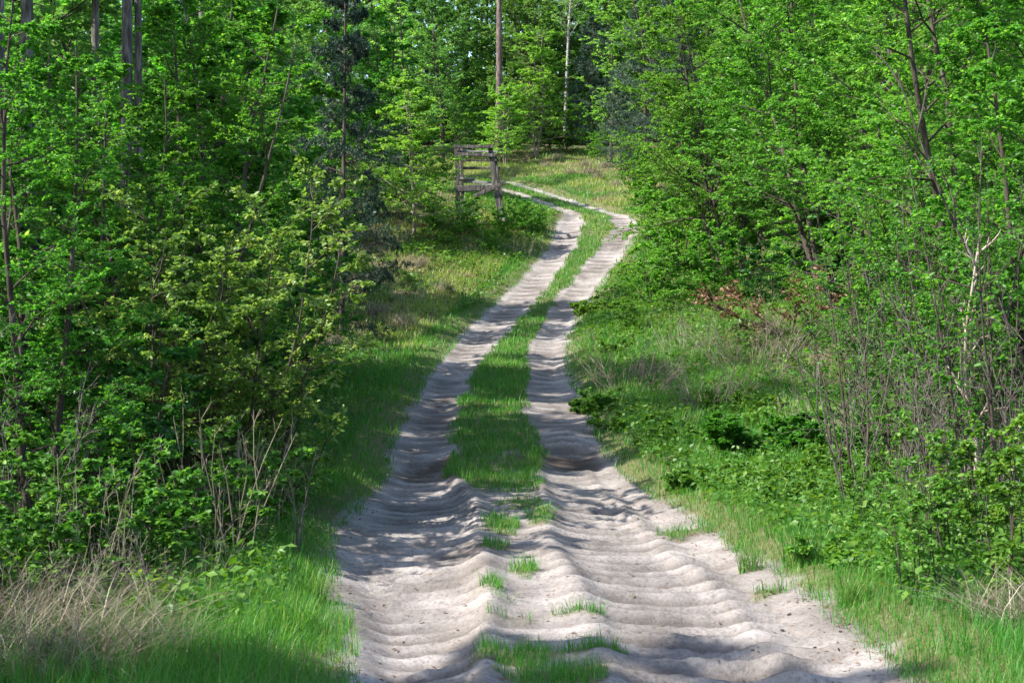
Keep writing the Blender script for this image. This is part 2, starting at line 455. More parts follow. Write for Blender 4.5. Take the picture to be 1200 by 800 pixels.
zz = base + track_top(x, y, u, s, E, yc, soil)
nr, nc = X.shape
ii = np.arange(nr * nc).reshape(nr, nc)
q = np.stack([ii[:-1, :-1], ii[:-1, 1:], ii[1:, 1:], ii[1:, :-1]], -1).reshape(-1, 4)
track = link('sandy_track', mesh_np('sandy_track', np.stack([x, y, zz], 1), [q], M['sand'], {'soil': soil, 'ripple_shade_damp': TROUGH['v'], 'humus': TROUGH['h']}, smooth=True))
tag(track, 'pale rippled sand track with two wheel ruts climbing into the wood', kind='structure')


def surf(x, y, pc=None):
    """height of whatever is on top: track or forest floor"""
    pc = pc or pathcoord(x, y)
    u, s, E, yc = pc
    b = terrain(x, y, pc)
    din = np.minimum(s - E[:, 0], E[:, 3] - s)
    x = np.ravel(x); y = np.ravel(y)
    r = track_top(x, y, u, s, E, yc, track_soil(x, y, s, E, yc))
    return b + np.where((din > -.6) & (yc < 74), r, 0)


# ------------------------------------------------------------------ blades and leaves as arrays
def blades(rng, P, hgt, wid, lean, curl=.5, seg=2):
    """P (n,3) roots; returns verts, faces with a bent tapering blade each"""
    n = len(P)
    az = rng.random(n) * 2 * PI
    d = np.stack([np.cos(az), np.sin(az), np.zeros(n)], 1)
    wv = np.stack([-np.sin(az + rng.normal(0, .5, n)), np.cos(az), np.zeros(n)], 1)
    wv = norm(wv)
    h = np.asarray(hgt); l = np.asarray(lean)
    t = [0, .5, 1] if seg == 2 else [0, .33, .68, 1]
    vs = []
    for k, tt in enumerate(t):
        c = P + Z * (h * tt * (1 - .35 * l * tt))[:, None] + d * (h * l * (tt ** (1 + curl)))[:, None]
        if k == len(t) - 1:
            vs.append(c)
        else:
            ww = (np.asarray(wid) * (1 - .75 * tt ** 1.5) * .5)[:, None]
            vs += [c - wv * ww, c + wv * ww]
    V = np.stack(vs, 1)
    m = V.shape[1]
    b = np.arange(n)[:, None] * m
    if seg == 2:
        qd = [b + np.array([0, 1, 3, 2])]; tr = b + np.array([2, 3, 4])
    else:
        qd = [b + np.array([0, 1, 3, 2]), b + np.array([2, 3, 5, 4])]; tr = b + np.array([4, 5, 6])
    return V.reshape(-1, 3), np.concatenate(qd), tr


def leaf_cards(rng, pos, d, nrm, size, width, near=True):
    d = norm(d); nrm = norm(nrm - d * (nrm * d).sum(-1, keepdims=True)); w = np.cross(nrm, d)
    n = len(pos); s = np.asarray(size)[:, None]
    if near:
        tp = [(0, 0, 0), (.28, .42, .05), (.68, .36, .04), (1, 0, -.08), (.68, -.36, .04), (.28, -.42, .05)]
    else:
        tp = [(0, 0, 0), (.45, .5, .06), (1, 0, -.05), (.45, -.5, .06)]
    V = np.stack([pos + s * (a * d + b * width * w + c * nrm) for a, b, c in tp], 1)
    m = len(tp); b = np.arange(n)[:, None] * m
    if near:
        f = np.stack([b + np.array([0, 1, 2, 3]), b + np.array([0, 3, 4, 5])], 1).reshape(-1, 4)
    else:
        f = np.stack([b + np.array([0, 1, 2]), b + np.array([0, 2, 3])], 1).reshape(-1, 3)
    return V.reshape(-1, 3), f


def along(par, t):
    """points and tangents at t (P,n) along polylines (P,k,3)"""
    P, k, _ = par.shape
    f = np.clip(t, 0, .9999) * (k - 1)
    i = f.astype(int); fr = (f - i)[..., None]
    r = np.arange(P)[:, None]
    a = par[r, i]; b = par[r, i + 1]
    return a + (b - a) * fr, norm(b - a)


def level(rng, par, plen, n, t0, t1, ratio, ang, k=4, droop=.0, flat=0., wig=.12, taper=.5, jit=.3):
    P = len(par)
    t = t0 + (t1 - t0) * (np.arange(n) + rng.random((P, n))) / n
    pos, tan = along(par, t)
    a = np.cross(tan, Z + rng.normal(0, .02, 3)); a = norm(a); b = np.cross(tan, a)
    ph = np.arange(n) * 2.4 + rng.random((P, 1)) * 6.28 + rng.normal(0, .4, (P, n))
    sg = np.where(np.arange(n) % 2 == 0, 1., -1.)[None, :]
    side = (np.cos(ph) * (1 - flat) + sg * flat)[..., None] * a + (np.sin(ph) * (1 - flat) + flat * .25 * rng.normal(0, 1, (P, n)))[..., None] * b
    side = norm(side)
    an = ang + rng.normal(0, .18, (P, n))
    d = tan * np.cos(an)[..., None] + side * np.sin(an)[..., None]
    L = plen[:, None] * ratio * (1 - taper * (t - t0) / (t1 - t0)) * (1 - jit + 2 * jit * rng.random((P, n)))
    pos = pos.reshape(-1, 3); d = norm(d.reshape(-1, 3)); L = L.ravel()
    pts = [pos]
    for j in range(k - 1):
        pts.append(pts[-1] + d * (L / (k - 1))[:, None])
        d = norm(d + rng.normal(0, wig, d.shape) - Z * droop)
    return np.stack(pts, 1), L


def tubes(pts, r0, r1, m):
    """pts (P,k,3); radii from r0 to r1 (arrays of P)"""
    P, k, _ = pts.shape
    t = np.linspace(0, 1, k)
    r = r0[:, None] * (1 - t) + r1[:, None] * t
    tan = np.gradient(pts, axis=1); tan = norm(tan)
    ref = norm(np.cross(norm(pts[:, -1] - pts[:, 0]), np.array([.31, .87, .38])))[:, None, :]
    a = norm(ref - tan * (ref * tan).sum(-1, keepdims=True)); b = np.cross(tan, a)
    an = np.arange(m) * 2 * PI / m
    V = pts[:, :, None, :] + r[:, :, None, None] * (np.cos(an)[:, None] * a[:, :, None, :] + np.sin(an)[:, None] * b[:, :, None, :])
    base = (np.arange(P) * k * m)[:, None, None]
    i = np.arange(k - 1)[None, :, None] * m; j = np.arange(m)[None, None, :]; j2 = (j + 1) % m
    q = np.stack([base + i + j, base + i + j2, base + i + m + j2, base + i + m + j], -1).reshape(-1, 4)
    return V.reshape(-1, 3), q


def joinq(parts):
    vs, fs, o = [], [], 0
    for v, f in parts:
        vs.append(v); fs.append(f + o); o += len(v)
    return np.concatenate(vs), np.concatenate(fs)


def stems_poly(rng, n, height, spread, base_r, k=9, wig=.05, lean=(0, 0), hj=.2):
    out = []; L = []
    for i in range(n):
        az = 2 * PI * i / n + rng.random() * 1.5
        hgt = height * (1 - hj * rng.random())
        p = np.array([math.cos(az), math.sin(az), 0]) * base_r * (.3 + rng.random()) - Z * .15
        d = np.array([math.cos(az) * spread * (.4 + .9 * rng.random()) + lean[0], math.sin(az) * spread * (.4 + .9 * rng.random()) + lean[1], 1.])
        d /= np.linalg.norm(d)
        pts = [p]
        for j in range(k - 1):
            p = p + d * hgt / (k - 1); pts.append(p)
            d = d + rng.normal(0, wig, 3) + Z * .03; d /= np.linalg.norm(d)
        out.append(pts); L.append(hgt)
    return np.array(out), np.array(L)


PROTO = {}


def make_woody(key, seed, height, nst=1, spread=.15, base_r=.05, stem_r=.05, bark='bark', leafm='leaf_horn',
               nb=14, bt=(.15, .98), blen=.25, bang=1.0, btaper=.6, ns=8, sratio=.42, nt=5, tratio=.4,
               nl=9, leaf=.06, width=.6, near=True, flat=.75, droop=.02, wig=.05, lean=(0, 0), up=.75, jit=.5,
               shape=None, tw_r=.0035, hj=.2, needles=False, keep=1.0, bdroop=.0, tint=(.45, .22), sides=(7, 5, 4, 3)):
    rng = np.random.default_rng(seed)
    st, sl = stems_poly(rng, nst, height, spread, base_r, wig=wig, lean=lean, hj=hj)
    br, bl = level(rng, st, sl, nb, bt[0], bt[1], blen, bang, k=6, droop=bdroop, wig=.12, taper=btaper)
    su, sul = level(rng, br, bl, ns, .18, 1., sratio, .85, k=4, droop=droop, flat=flat, wig=.12, taper=.45)
    tw, tl = level(rng, su, sul, nt, .15, 1., tratio, .8, k=3, droop=droop * 1.5, flat=flat, wig=.12, taper=.3)
    one = np.ones
    wood = joinq([tubes(st, one(len(st)) * stem_r, one(len(st)) * stem_r * .18, sides[0]),
                  tubes(br, np.clip(bl * .012, .004, stem_r * .55), np.clip(bl * .002, .002, .01), sides[1]),
                  tubes(su, np.clip(sul * .009, tw_r, .02), one(len(su)) * tw_r * .6, sides[2]),
                  tubes(tw, one(len(tw)) * tw_r * .8, one(len(tw)) * tw_r * .4, sides[3])])
    nf = len(wood[1])
    wm = mesh_np(key + '_wood', wood[0], [wood[1]], M[bark], smooth=True)
    # leaves along the twigs and the outer ends of the side branches
    src = np.concatenate([tw, su[:, -3:, :]]) if not needles else tw
    t = .1 + .95 * (np.arange(nl) + rng.random((len(src), nl))) / nl
    pos, tan = along(src, t)
    sg = np.where(np.arange(nl) % 2 == 0, 1., -1.)[None, :, None]
    sid = norm(np.cross(tan, Z + 1e-3)) * sg
    if needles:
        rv = norm(rng.normal(0, 1, tan.shape)); rv = norm(rv - tan * (rv * tan).sum(-1, keepdims=True))
        d = tan * .75 + rv * .7; nr = rng.normal(0, 1, tan.shape)
    else:
        d = tan * .55 + sid * .85 + rng.normal(0, .35, tan.shape) - Z * .22
        nr = Z * up + rng.normal(0, jit, tan.shape)
    pos = pos.reshape(-1, 3); d = d.reshape(-1, 3); nr = nr.reshape(-1, 3)
    if keep < 1:
        # whole sprays are missing here and there
        r = np.repeat(rng.random(len(src)) < keep, nl)
        pos, d, nr = pos[r], d[r], nr[r]
    n = len(pos)
    size = leaf * (.55 + .75 * rng.random(n))
    V, f = leaf_cards(rng, pos, d, nr, size, width, near)
    tn = np.clip(rng.normal(tint[0], tint[1], n) + .18 * (fbm(pos[:, 0] * 1.5, pos[:, 2] * 1.5 + pos[:, 1], seed)), 0, 1)
    lm = mesh_np(key + '_leaf', V, [f], M[leafm], {'tint': np.repeat(tn, 2)})
    PROTO[key] = [('trunk', wm), ('crown', lm)]
    return n


def put(key, name, label, cat, x, y, rot=0., sc=1., group=None, parts=None, dz=0., tilt=(0, 0), sx=None):
    o = bpy.data.objects.new(name, None); C.objects.link(o)
    o.empty_display_size = .3
    o.location = (x, y, float(surf(np.array([x]), np.array([y]))[0]) + dz)
    o.rotation_euler = (tilt[0], tilt[1], rot)
    o.scale = sx or (sc, sc, sc)
    tag(o, label, cat, group)
    for pn, me in PROTO[key]:
        nm = (parts or {}).get(pn, pn)
        link(nm, me, o)
    return o


SH = {'trunk': 'stems', 'crown': 'foliage'}
NLEAF = 0
def mk(*a, **k):
    global NLEAF
    NLEAF += make_woody(*a, **k)

# near, leaf by leaf
mk('horn_near', 11, 7.2, nst=3, spread=.22, base_r=.18, stem_r=.06, nb=22, bt=(.08, .98), blen=.25, ns=10, nt=5, nl=19, leaf=.046, width=.62, keep=.95, tint=(.5, .26))
mk('horn_near_b', 12, 6.2, nst=4, spread=.28, base_r=.25, stem_r=.045, nb=19, bt=(.06, .98), blen=.26, ns=10, nt=5, nl=18, leaf=.046, width=.6, keep=.93, tint=(.5, .26))
mk('bright_tree', 13, 8.5, nst=3, spread=.24, base_r=.2, stem_r=.06, nb=26, bt=(.10, .98), blen=.26, ns=10, nt=5, nl=18, leaf=.054, width=.62, leafm='leaf_bright', keep=.95)
mk('vase_tree', 14, 10.5, nst=5, spread=.30, base_r=.35, stem_r=.07, nb=25, bt=(.17, .98), blen=.27, ns=10, nt=5, nl=16, leaf=.075, width=.66, leafm='leaf_bright', near=False, keep=.96)
mk('pale_shrub', 15, 3.1, nst=7, spread=.34, base_r=.22, stem_r=.02, nb=16, bt=(.03, .98), blen=.30, bang=.85, ns=6, nt=4, nl=8, leaf=.045, width=.66, leafm='leaf_pale', keep=.85, up=.5, tw_r=.0025)
mk('beech', 16, 5.6, nst=2, spread=.08, base_r=.06, stem_r=.05, nb=24, bt=(.12, .98), blen=.33, bang=1.35, ns=9, nt=5, nl=7, leaf=.10, width=.6, flat=.95, leafm='leaf_bright', near=False, up=1.1, jit=.3, keep=.8, bark='bark_light', tint=(.65, .22))
mk('shrub', 17, 2.3, nst=6, spread=.4, base_r=.2, stem_r=.018, nb=8, bt=(.1, .98), blen=.33, ns=6, nt=4, nl=7, leaf=.075, width=.64, leafm='leaf_bright', near=False)
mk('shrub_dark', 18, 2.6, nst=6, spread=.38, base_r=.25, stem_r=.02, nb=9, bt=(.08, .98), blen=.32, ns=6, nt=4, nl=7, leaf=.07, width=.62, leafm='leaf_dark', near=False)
mk('thicket', 19, 3.3, nst=11, spread=.16, base_r=.5, stem_r=.016, nb=8, bt=(.2, .98), blen=.20, bang=.7, ns=5, nt=3, nl=4, leaf=.05, width=.6, leafm='leaf_horn', keep=.6, tw_r=.0028, hj=.5)
mk('sapling', 20, 1.35, nst=5, spread=.20, base_r=.14, stem_r=.008, nb=8, bt=(.1, .98), blen=.24, bang=.9, ns=4, nt=3, nl=5, leaf=.040, width=.66, leafm='herb', tw_r=.002, hj=.45, keep=.8)
mk('low_bush', 21, .85, nst=14, spread=.95, base_r=.2, stem_r=.008, nb=8, bt=(.1, .98), blen=.35, ns=6, nt=4, nl=7, leaf=.045, width=.66, leafm='leaf_horn', near=True, tw_r=.002)
mk('herb_clump', 23, .5, nst=26, spread=.8, base_r=.3, stem_r=.004, nb=5, bt=(.2, .98), blen=.35, ns=4, nt=2, nl=5, leaf=.062, width=.6, leafm='herb', near=False, tw_r=.0015, hj=.5, tint=(.55, .25))
mk('bramble', 22, 1.7, nst=12, spread=.7, base_r=.3, stem_r=.007, nb=9, bt=(.1, .98), blen=.22, ns=5, nt=3, nl=6, leaf=.050, width=.76, leafm='leaf_bramble', wig=.17, tw_r=.002, hj=.5, tint=(.5, .25))
# middle distance and far
mk('wood_a', 31, 10, nst=1, spread=.05, stem_r=.12, nb=46, bt=(.05, .98), blen=.27, bang=1.1, ns=10, nt=5, nl=13, leaf=.106, width=.62, leafm='leaf_far', near=False, keep=.96)
mk('wood_b', 32, 12, nst=2, spread=.12, base_r=.12, stem_r=.11, nb=30, bt=(.06, .98), blen=.24, bang=1.0, ns=10, nt=5, nl=13, leaf=.106, width=.62, leafm='leaf_far', near=False, keep=.95, tint=(.55, .22))
mk('wood_c', 33, 8, nst=3, spread=.2, base_r=.2, stem_r=.07, nb=22, bt=(.03, .98), blen=.29, ns=9, nt=5, nl=13, leaf=.092, width=.6, leafm='leaf_horn', near=False, keep=.95)
mk('birch', 34, 15, nst=1, spread=.06, stem_r=.14, nb=34, bt=(.42, .99), blen=.18, bang=.8, ns=8, nt=5, nl=7, leaf=.085, width=.7, leafm='leaf_bright', near=False, bark='bark_birch', droop=.10, bdroop=.04, keep=.8, tint=(.6, .2))
mk('airy_tree', 35, 9, nst=1, spread=.05, stem_r=.08, nb=30, bt=(.1, .99), blen=.22, bang=1.0, ns=7, nt=4, nl=7, leaf=.085, width=.6, leafm='leaf_bright', near=False, bark='bark', droop=.10, keep=.7, tint=(.75, .2))
mk('pine_tall', 36, 19, nst=1, spread=.02, stem_r=.21, nb=26, bt=(.58, .99), blen=.16, bang=1.15, ns=6, nt=4, nl=26, leaf=.13, width=.16, leafm='needle', near=False, bark='bark_pine', needles=True, wig=.015, sides=(10, 5, 3, 3))
mk('pine_grey', 39, 19, nst=1, spread=.02, stem_r=.21, nb=26, bt=(.5, .99), blen=.16, bang=1.15, ns=6, nt=4, nl=22, leaf=.13, width=.16, leafm='needle', near=False, bark='bark_grey', needles=True, wig=.015, sides=(10, 5, 3, 3))
mk('pine_young', 37, 9, nst=1, spread=.03, stem_r=.09, nb=44, bt=(.03, .99), blen=.27, bang=1.15, btaper=.75, ns=8, nt=5, nl=26, leaf=.12, width=.13, leafm='needle', near=False, bark='bark', needles=True, wig=.02, bdroop=-.05)
mk('pine_dark', 38, 10, nst=1, spread=.03, stem_r=.09, nb=64, bt=(.03, .99), blen=.20, bang=1.35, btaper=.8, ns=9, nt=5, nl=24, leaf=.11, width=.15, leafm='needle_dark', near=False, bark='bark', needles=True, wig=.02)


def make_dead(key, seed, n, height, spread, r, mat, nb=4, blen=.2, k=5, wig=.12, base_r=.1, lean=(0, 0), extra=True):
    rng = np.random.default_rng(seed)
    st, sl = stems_poly(rng, n, height, spread, base_r, k=k, wig=wig, lean=lean, hj=.5)
    ps = [tubes(st, np.ones(n) * r, np.ones(n) * r * .3, 5)]
    if nb:
        br, bl = level(rng, st, sl, nb, .25, 1., blen, .6, k=4, wig=.15, taper=.5)
        ps.append(tubes(br, np.ones(len(br)) * r * .5, np.ones(len(br)) * r * .2, 4))
        if extra:
            su, sul = level(rng, br, bl, 3, .2, 1., .5, .7, k=3, wig=.15)
            ps.append(tubes(su, np.ones(len(su)) * r * .3, np.ones(len(su)) * r * .12, 3))
    v, f = joinq(ps)
    tn = np.clip(rng.normal(.5, .2, len(f)), 0, 1)
    PROTO[key] = [('stems', mesh_np(key, v, [f], M[mat], {'tint': tn}, smooth=True))]


make_dead('dry_stalks', 51, 18, 1.35, .14, .0065, 'straw', nb=3, blen=.18, base_r=.22)
make_dead('dry_stalks_red', 52, 9, 1.0, .25, .005, 'bark_twig', nb=5, blen=.28, base_r=.16)
make_dead('dead_twigs', 53, 34, 1.4, .75, .0075, 'straw', nb=5, blen=.3, base_r=.35)
make_dead('dead_sapling', 54, 1, 3.4, .05, .026, 'bark_dead', nb=9, blen=.17, k=12, wig=.09, base_r=.02, lean=(-.22, 0))
make_dead('snag', 55, 1, .9, .02, .045, 'bark', nb=3, blen=.35, k=6, wig=.12, base_r=.0, lean=(-.45, -.1))
make_dead('bare_stem', 56, 1, 4.6, .03, .022, 'bark', nb=8, blen=.2, k=12, wig=.05, base_r=.0, lean=(-.4, 0))
make_dead('bare_shrub', 58, 12, 2.6, .28, .009, 'bark_twig', nb=9, blen=.22, k=8, base_r=.45)
make_dead('grey_twigs', 57, 26, 1.2, .5, .004, 'bark_dead', nb=4, blen=.3, base_r=.5)


def make_tussock(key, seed, n, h, rad, mat, wid=.006, lean=(.3, 1.0), tint=(.5, .25), seg=3):
    rng = np.random.default_rng(seed)
    a = rng.random(n) * 2 * PI; r = rad * np.sqrt(rng.random(n))
    P = np.stack([r * np.cos(a), r * np.sin(a), np.zeros(n) - .03], 1)
    v, q, t = blades(rng, P, h * (.45 + .75 * rng.random(n)), wid * (.6 + .8 * rng.random(n)), lean[0] + (lean[1] - lean[0]) * rng.random(n), .6, seg)
    tn = np.clip(rng.normal(tint[0], tint[1], n), 0, 1)
    tt = np.concatenate([np.tile(tn, 2) if seg == 3 else tn, tn])
    PROTO[key] = [('blades', mesh_np(key, v, [q, t], M[mat], {'tint': tt}))]


make_tussock('straw_tussock', 61, 430, .52, .36, 'straw', .0055, (.5, 2.0), tint=(.3, .3))
make_tussock('straw_far', 62, 260, .6, .4, 'straw', .012, (.3, 1.1))
make_tussock('grass_tuft', 63, 150, .34, .13, 'grass', .006, (.15, .8))

LX = lambda px, Y: (px - 600) / F * Y


def single(key, name, label, cat, x, y, rot=0, sc=1., group=None, dz=0., tilt=(0, 0), sx=None):
    """a thing that is one mesh"""
    me = PROTO[key][0][1]
    o = link(name, me)
    o.location = (x, y, float(surf(np.array([x]), np.array([y]))[0]) + dz)
    o.rotation_euler = (tilt[0], tilt[1], rot); o.scale = sx or (sc,) * 3
    tag(o, label, cat, group)
    return o


# ------------------------------------------------------------------ grass, herbs, litter (nobody could count them)
def grass_field():
    rng = np.random.default_rng(101)
    VV, QQ, TT, ta, tb, off = [], [], [], [], [], 0
    zones = [(4.5, 9.5, -4, 5.5, 3800, .0042), (9.5, 13, -5, 6, 2300, .0052), (13, 18, -5, 6, 1300, .0068), (18, 30, -7, 8.5, 900, .010), (30, 50, -9, 9, 520, .016), (50, 78, -8, 11, 260, .024)]
    for y0, y1, x0, x1, den, wd in zones:
        n = int((y1 - y0) * (x1 - x0) * den)
        x = x0 + (x1 - x0) * rng.random(n); y = y0 + (y1 - y0) * rng.random(n)
        pc = pathcoord(x, y); u, s, E, yc = pc
        dl = E[:, 0] - s; dr = s - E[:, 3]; out = np.maximum(dl, dr)
        inside = out < 0
        clump = fbm(x * 1.1, y * 1.1, 111)
        fine = fbm(x * 5, y * 5, 113, 2)
        lim = np.where(dl > dr, 1.5 - .65 * ss(11, 8.5, y) + .7 * ss(16, 24, y) - 1.0 * ss(29, 33, y) * (1 - ss(46, 50, y)), 2.6)
        m_out = ss(-.16, .10, out + .17 * fbm(x * 2.3, y * 1.6, 117)) * (1 - .72 * ss(lim, lim + 1.4, out + .8 * clump))
        m_out = m_out * (.62 + .38 * ss(-.35, .2, clump + .5 * fine))
        soil = track_soil(x, y, s, E, yc)
        m_in = ss(.15, .5, soil) * (.75 + .25 * ss(-.3, .2, fine))
        mk_ = np.where(inside & (np.minimum(s - E[:, 0], E[:, 3] - s) > .12), m_in, np.maximum(m_out, m_in * inside))
        k = rng.random(n) < mk_ * np.where(inside, 1., .74 + .26 * ss(14, 10, y))
        x, y, out, inside, clump, fine, dl, dr = [a[k] for a in (x, y, out, inside, clump, fine, dl, dr)]
        pc = tuple(a[k] for a in pc)
        z = surf(x, y, pc)
        z = z + np.where(out < 0, .0, 0)
        h = np.where(out < 0, .12 + .02 * ss(14, 20, y), .10 + .11 * ss(0, .7, out)) * (1 + .45 * clump)
        h = h * (.5 + .75 * rng.random(len(x))) * (1 + .5 * (rng.random(len(x)) < .06))
        P = np.stack([x, y, z - .015], 1)
        v, q, t = blades(rng, P, h, wd * (.65 + .7 * rng.random(len(x))), .15 + .8 * rng.random(len(x)) ** 1.3, .6, 2)
        dry = ss(.05, .4, fbm(x * .45 + 5, y * .35, 121)) * .33 * ss(28, 34, y) + .85 * ss(56, 60, y) * ss(-.3, .3, fbm(x * .5, y * .9, 123)) * (dr > 0.2)
        dry = dry * 1.25 + .45 * ss(30, 34, y) * (dl > .8) * (1 - ss(50, 56, y))
        tn = np.clip(.42 + .2 * clump + .14 * rng.normal(0, 1, len(x)) + dry + .5 * (rng.random(len(x)) < (.07 + .5 * dry)), 0, 1)
        VV.append(v); QQ.append(q + off); TT.append(t + off); ta.append(tn); off += len(v)
    tn = np.concatenate(ta)
    o = link('grass', mesh_np('grass', np.concatenate(VV), [np.concatenate(QQ), np.concatenate(TT)], M['grass'], {'tint': np.concatenate([tn, tn])}))
    tag(o, 'fresh green grass on the verges and on the middle strip of the sandy track', 'grass', kind='stuff')
    return len(tn)


def herb_field():
    rng = np.random.default_rng(131)
    xs, ys = [], []
    for (y0, y1, d0, d1, n, side) in ((8, 13, .35, 3.2, 1300, 1), (13, 22, .3, 4.5, 2500, 1), (22, 40, .3, 5, 2300, 1), (40, 56, .3, 4, 1200, 1), (8, 15, .4, 3.0, 1300, -1), (15, 30, 1.2, 4, 900, -1), (38, 56, .3, 4, 1800, -1)):
        y = y0 + (y1 - y0) * rng.random(n)
        e = np.interp(np.interp(y, CT[:, 1], CU), CU, CT[:, 5 if side > 0 else 2])
        c = np.interp(y, CT[:, 1], CT[:, 0])
        x = c + e + side * (d0 + (d1 - d0) * rng.random(n))
        k = fbm(x * .7, y * .7, 133) + .5 * rng.random(n) > .14
        xs.append(x[k]); ys.append(y[k])
    x = np.concatenate(xs); y = np.concatenate(ys)
    z = surf(x, y)
    n = len(x); nl = 11
    hh = (.10 + .22 * rng.random(n)) * (1 + .6 * fbm(x * .6, y * .6, 135))
    a = rng.random((n, nl)) * 2 * PI
    t = rng.random((n, nl))
    r = .03 + .10 * rng.random((n, nl))
    pos = np.stack([x[:, None] + r * np.cos(a), y[:, None] + r * np.sin(a), z[:, None] + hh[:, None] * (.25 + .75 * t)], -1)
    d = np.stack([np.cos(a), np.sin(a), -.1 + .5 * rng.normal(0, 1, a.shape)], -1)
    nr = Z * .9 + rng.normal(0, .4, pos.shape)
    sz = (.03 + .055 * rng.random((n, 1)) ** 1.5 + .01 * rng.random((n, nl))) * (1 + .018 * np.clip(y - 12, 0, 40))[:, None]
    V, f = leaf_cards(rng, pos.reshape(-1, 3), d.reshape(-1, 3), nr.reshape(-1, 3), sz.ravel(), .62, False)
    tn = np.clip(np.repeat(rng.normal(.48, .24, n), nl) + rng.normal(0, .1, n * nl), 0, 1)
    o = link('ground_cover', mesh_np('ground_cover', V, [f], M['herb'], {'tint': np.repeat(tn, 2)}))
    tag(o, 'low leafy green herbs carpeting the verges beside the track', 'herbs', kind='stuff')


def litter():
    rng = np.random.default_rng(141)
    n = 26000
    y = 5 + 55 * rng.random(n) ** 1.4; x = rng.normal(0, 5.5, n)
    pc = pathcoord(x, y); out = np.maximum(pc[2][:, 0] - pc[1], pc[1] - pc[2][:, 3])
    k = out > .45 + 1.2 * rng.random(n)
    x, y = x[k], y[k]; n = len(x)
    pos = np.stack([x, y, surf(x, y) + .01 + .04 * rng.random(n)], 1)
    V, f = leaf_cards(rng, pos, rng.normal(0, 1, (n, 3)) * [1, 1, .3], Z + rng.normal(0, .5, (n, 3)), .05 + .05 * rng.random(n) + .001 * y, .6, False)
    # crumbled leaves, needles and bits of bark blown on to the sand
    m = 9000
    y2 = 6.3 + 26 * rng.random(m) ** 1.5; E2 = np.stack([np.interp(np.interp(y2, CT[:, 1], CU), CU, CT[:, k]) for k in (0, 2, 5)], 1)
    q2 = rng.random(m); q2 = np.where(rng.random(m) < .55, np.where(q2 < .5, q2 ** 3, 1 - (1 - q2) ** 3), q2)
    x2 = E2[:, 0] + E2[:, 1] + (E2[:, 2] - E2[:, 1]) * q2
    pos2 = np.stack([x2, y2, surf(x2, y2) + .006], 1)
    V2, f2 = leaf_cards(rng, pos2, rng.normal(0, 1, (m, 3)) * [1, 1, .15], Z + rng.normal(0, .35, (m, 3)), .008 + .045 * rng.random(m) ** 3, .35, False)
    V = np.concatenate([V, V2]); f = np.concatenate([f, f2 + n * 4]); n += m
    o = link('leaf_litter', mesh_np('leaf_litter', V, [f], M['leaf_brown'], {'tint': np.repeat(rng.random(n), 2)}))
    tag(o, 'brown fallen leaves lying under the bushes on both sides of the track', 'leaf litter', kind='stuff')


NG = grass_field(); herb_field(); litter()


def crumbs():
    """small clods of dark soil on the sand, each a thing"""
    rng = np.random.default_rng(151)
    bm = bmesh.new()
    bmesh.ops.create_icosphere(bm, subdivisions=2, radius=1)
    for v in bm.verts:
        v.co *= 1 + .45 * (fbm(v.co.x * 1.3 + v.co.z, v.co.y * 1.3, 5, 3))
        v.co.z *= .6
    me = bpy.data.meshes.new('clod'); bm.to_mesh(me); bm.free(); me.materials.append(M['bark'])
    for px, Y, r in ((925, 9.0, .016), (917, 8.6, .012), (868, 12.1, .02), (985, 8.3, .014), (955, 8.0, .012), (676, 10.9, .016), (562, 11.0, .012)):
        x = LX(px, Y)
        o = link('clod', me); o.location = (x, Y, float(surf(np.array([x]), np.array([Y]))[0]) + r * .15)
        o.scale = (r, r * (.7 + .6 * rng.random()), r); o.rotation_euler = (0, 0, rng.random() * 6)
        tag(o, 'small dark crumb of soil lying on the rippled sand of the near track', 'clod', 'dark crumbs of soil on the near sand')


crumbs()


# ------------------------------------------------------------------ timber stand
def W(px, py, Y):
    return np.array([(px - 600) / F * Y, Y, CAM_H - (py - 400) / F * Y])


def beam(name, p0, p1, w, d, mat, parent, loc, roll=0, seed=0):
    p0 = np.array(p0, float) - loc; p1 = np.array(p1, float) - loc
    ax = norm(p1 - p0); ref = np.array([0, 1., 0]) if abs(ax[1]) < .8 else np.array([0, 0, 1.])
    a = norm(np.cross(ax, ref)); b = np.cross(a, ax)
    rng = np.random.default_rng(seed)
    bm = bmesh.new(); rings = []
    L = np.linalg.norm(p1 - p0)
    for t in np.linspace(0, 1, 7):
        c = p0 + (p1 - p0) * t + (a * rng.normal(0, .006) + b * rng.normal(0, .006))
        ww = w * (1 + rng.normal(0, .03)); dd = d * (1 + rng.normal(0, .03)); ch = .22
        ring = []
        for sx, sy in ((-1, -1 + ch), (-1 + ch, -1), (1 - ch, -1), (1, -1 + ch), (1, 1 - ch), (1 - ch, 1), (-1 + ch, 1), (-1, 1 - ch)):
            ring.append(bm.verts.new(c + a * sx * ww / 2 + b * sy * dd / 2))
        rings.append(ring)
    for r0, r1 in zip(rings, rings[1:]):
        for i in range(8):
            bm.faces.new((r0[i], r0[(i + 1) % 8], r1[(i + 1) % 8], r1[i]))
    bm.faces.new(rings[0][::-1]); bm.faces.new(rings[-1])
    bmesh.ops.recalc_face_normals(bm, faces=bm.faces)
    me = bpy.data.meshes.new(name); bm.to_mesh(me); bm.free(); me.materials.append(M[mat])
    return link(name, me, parent)


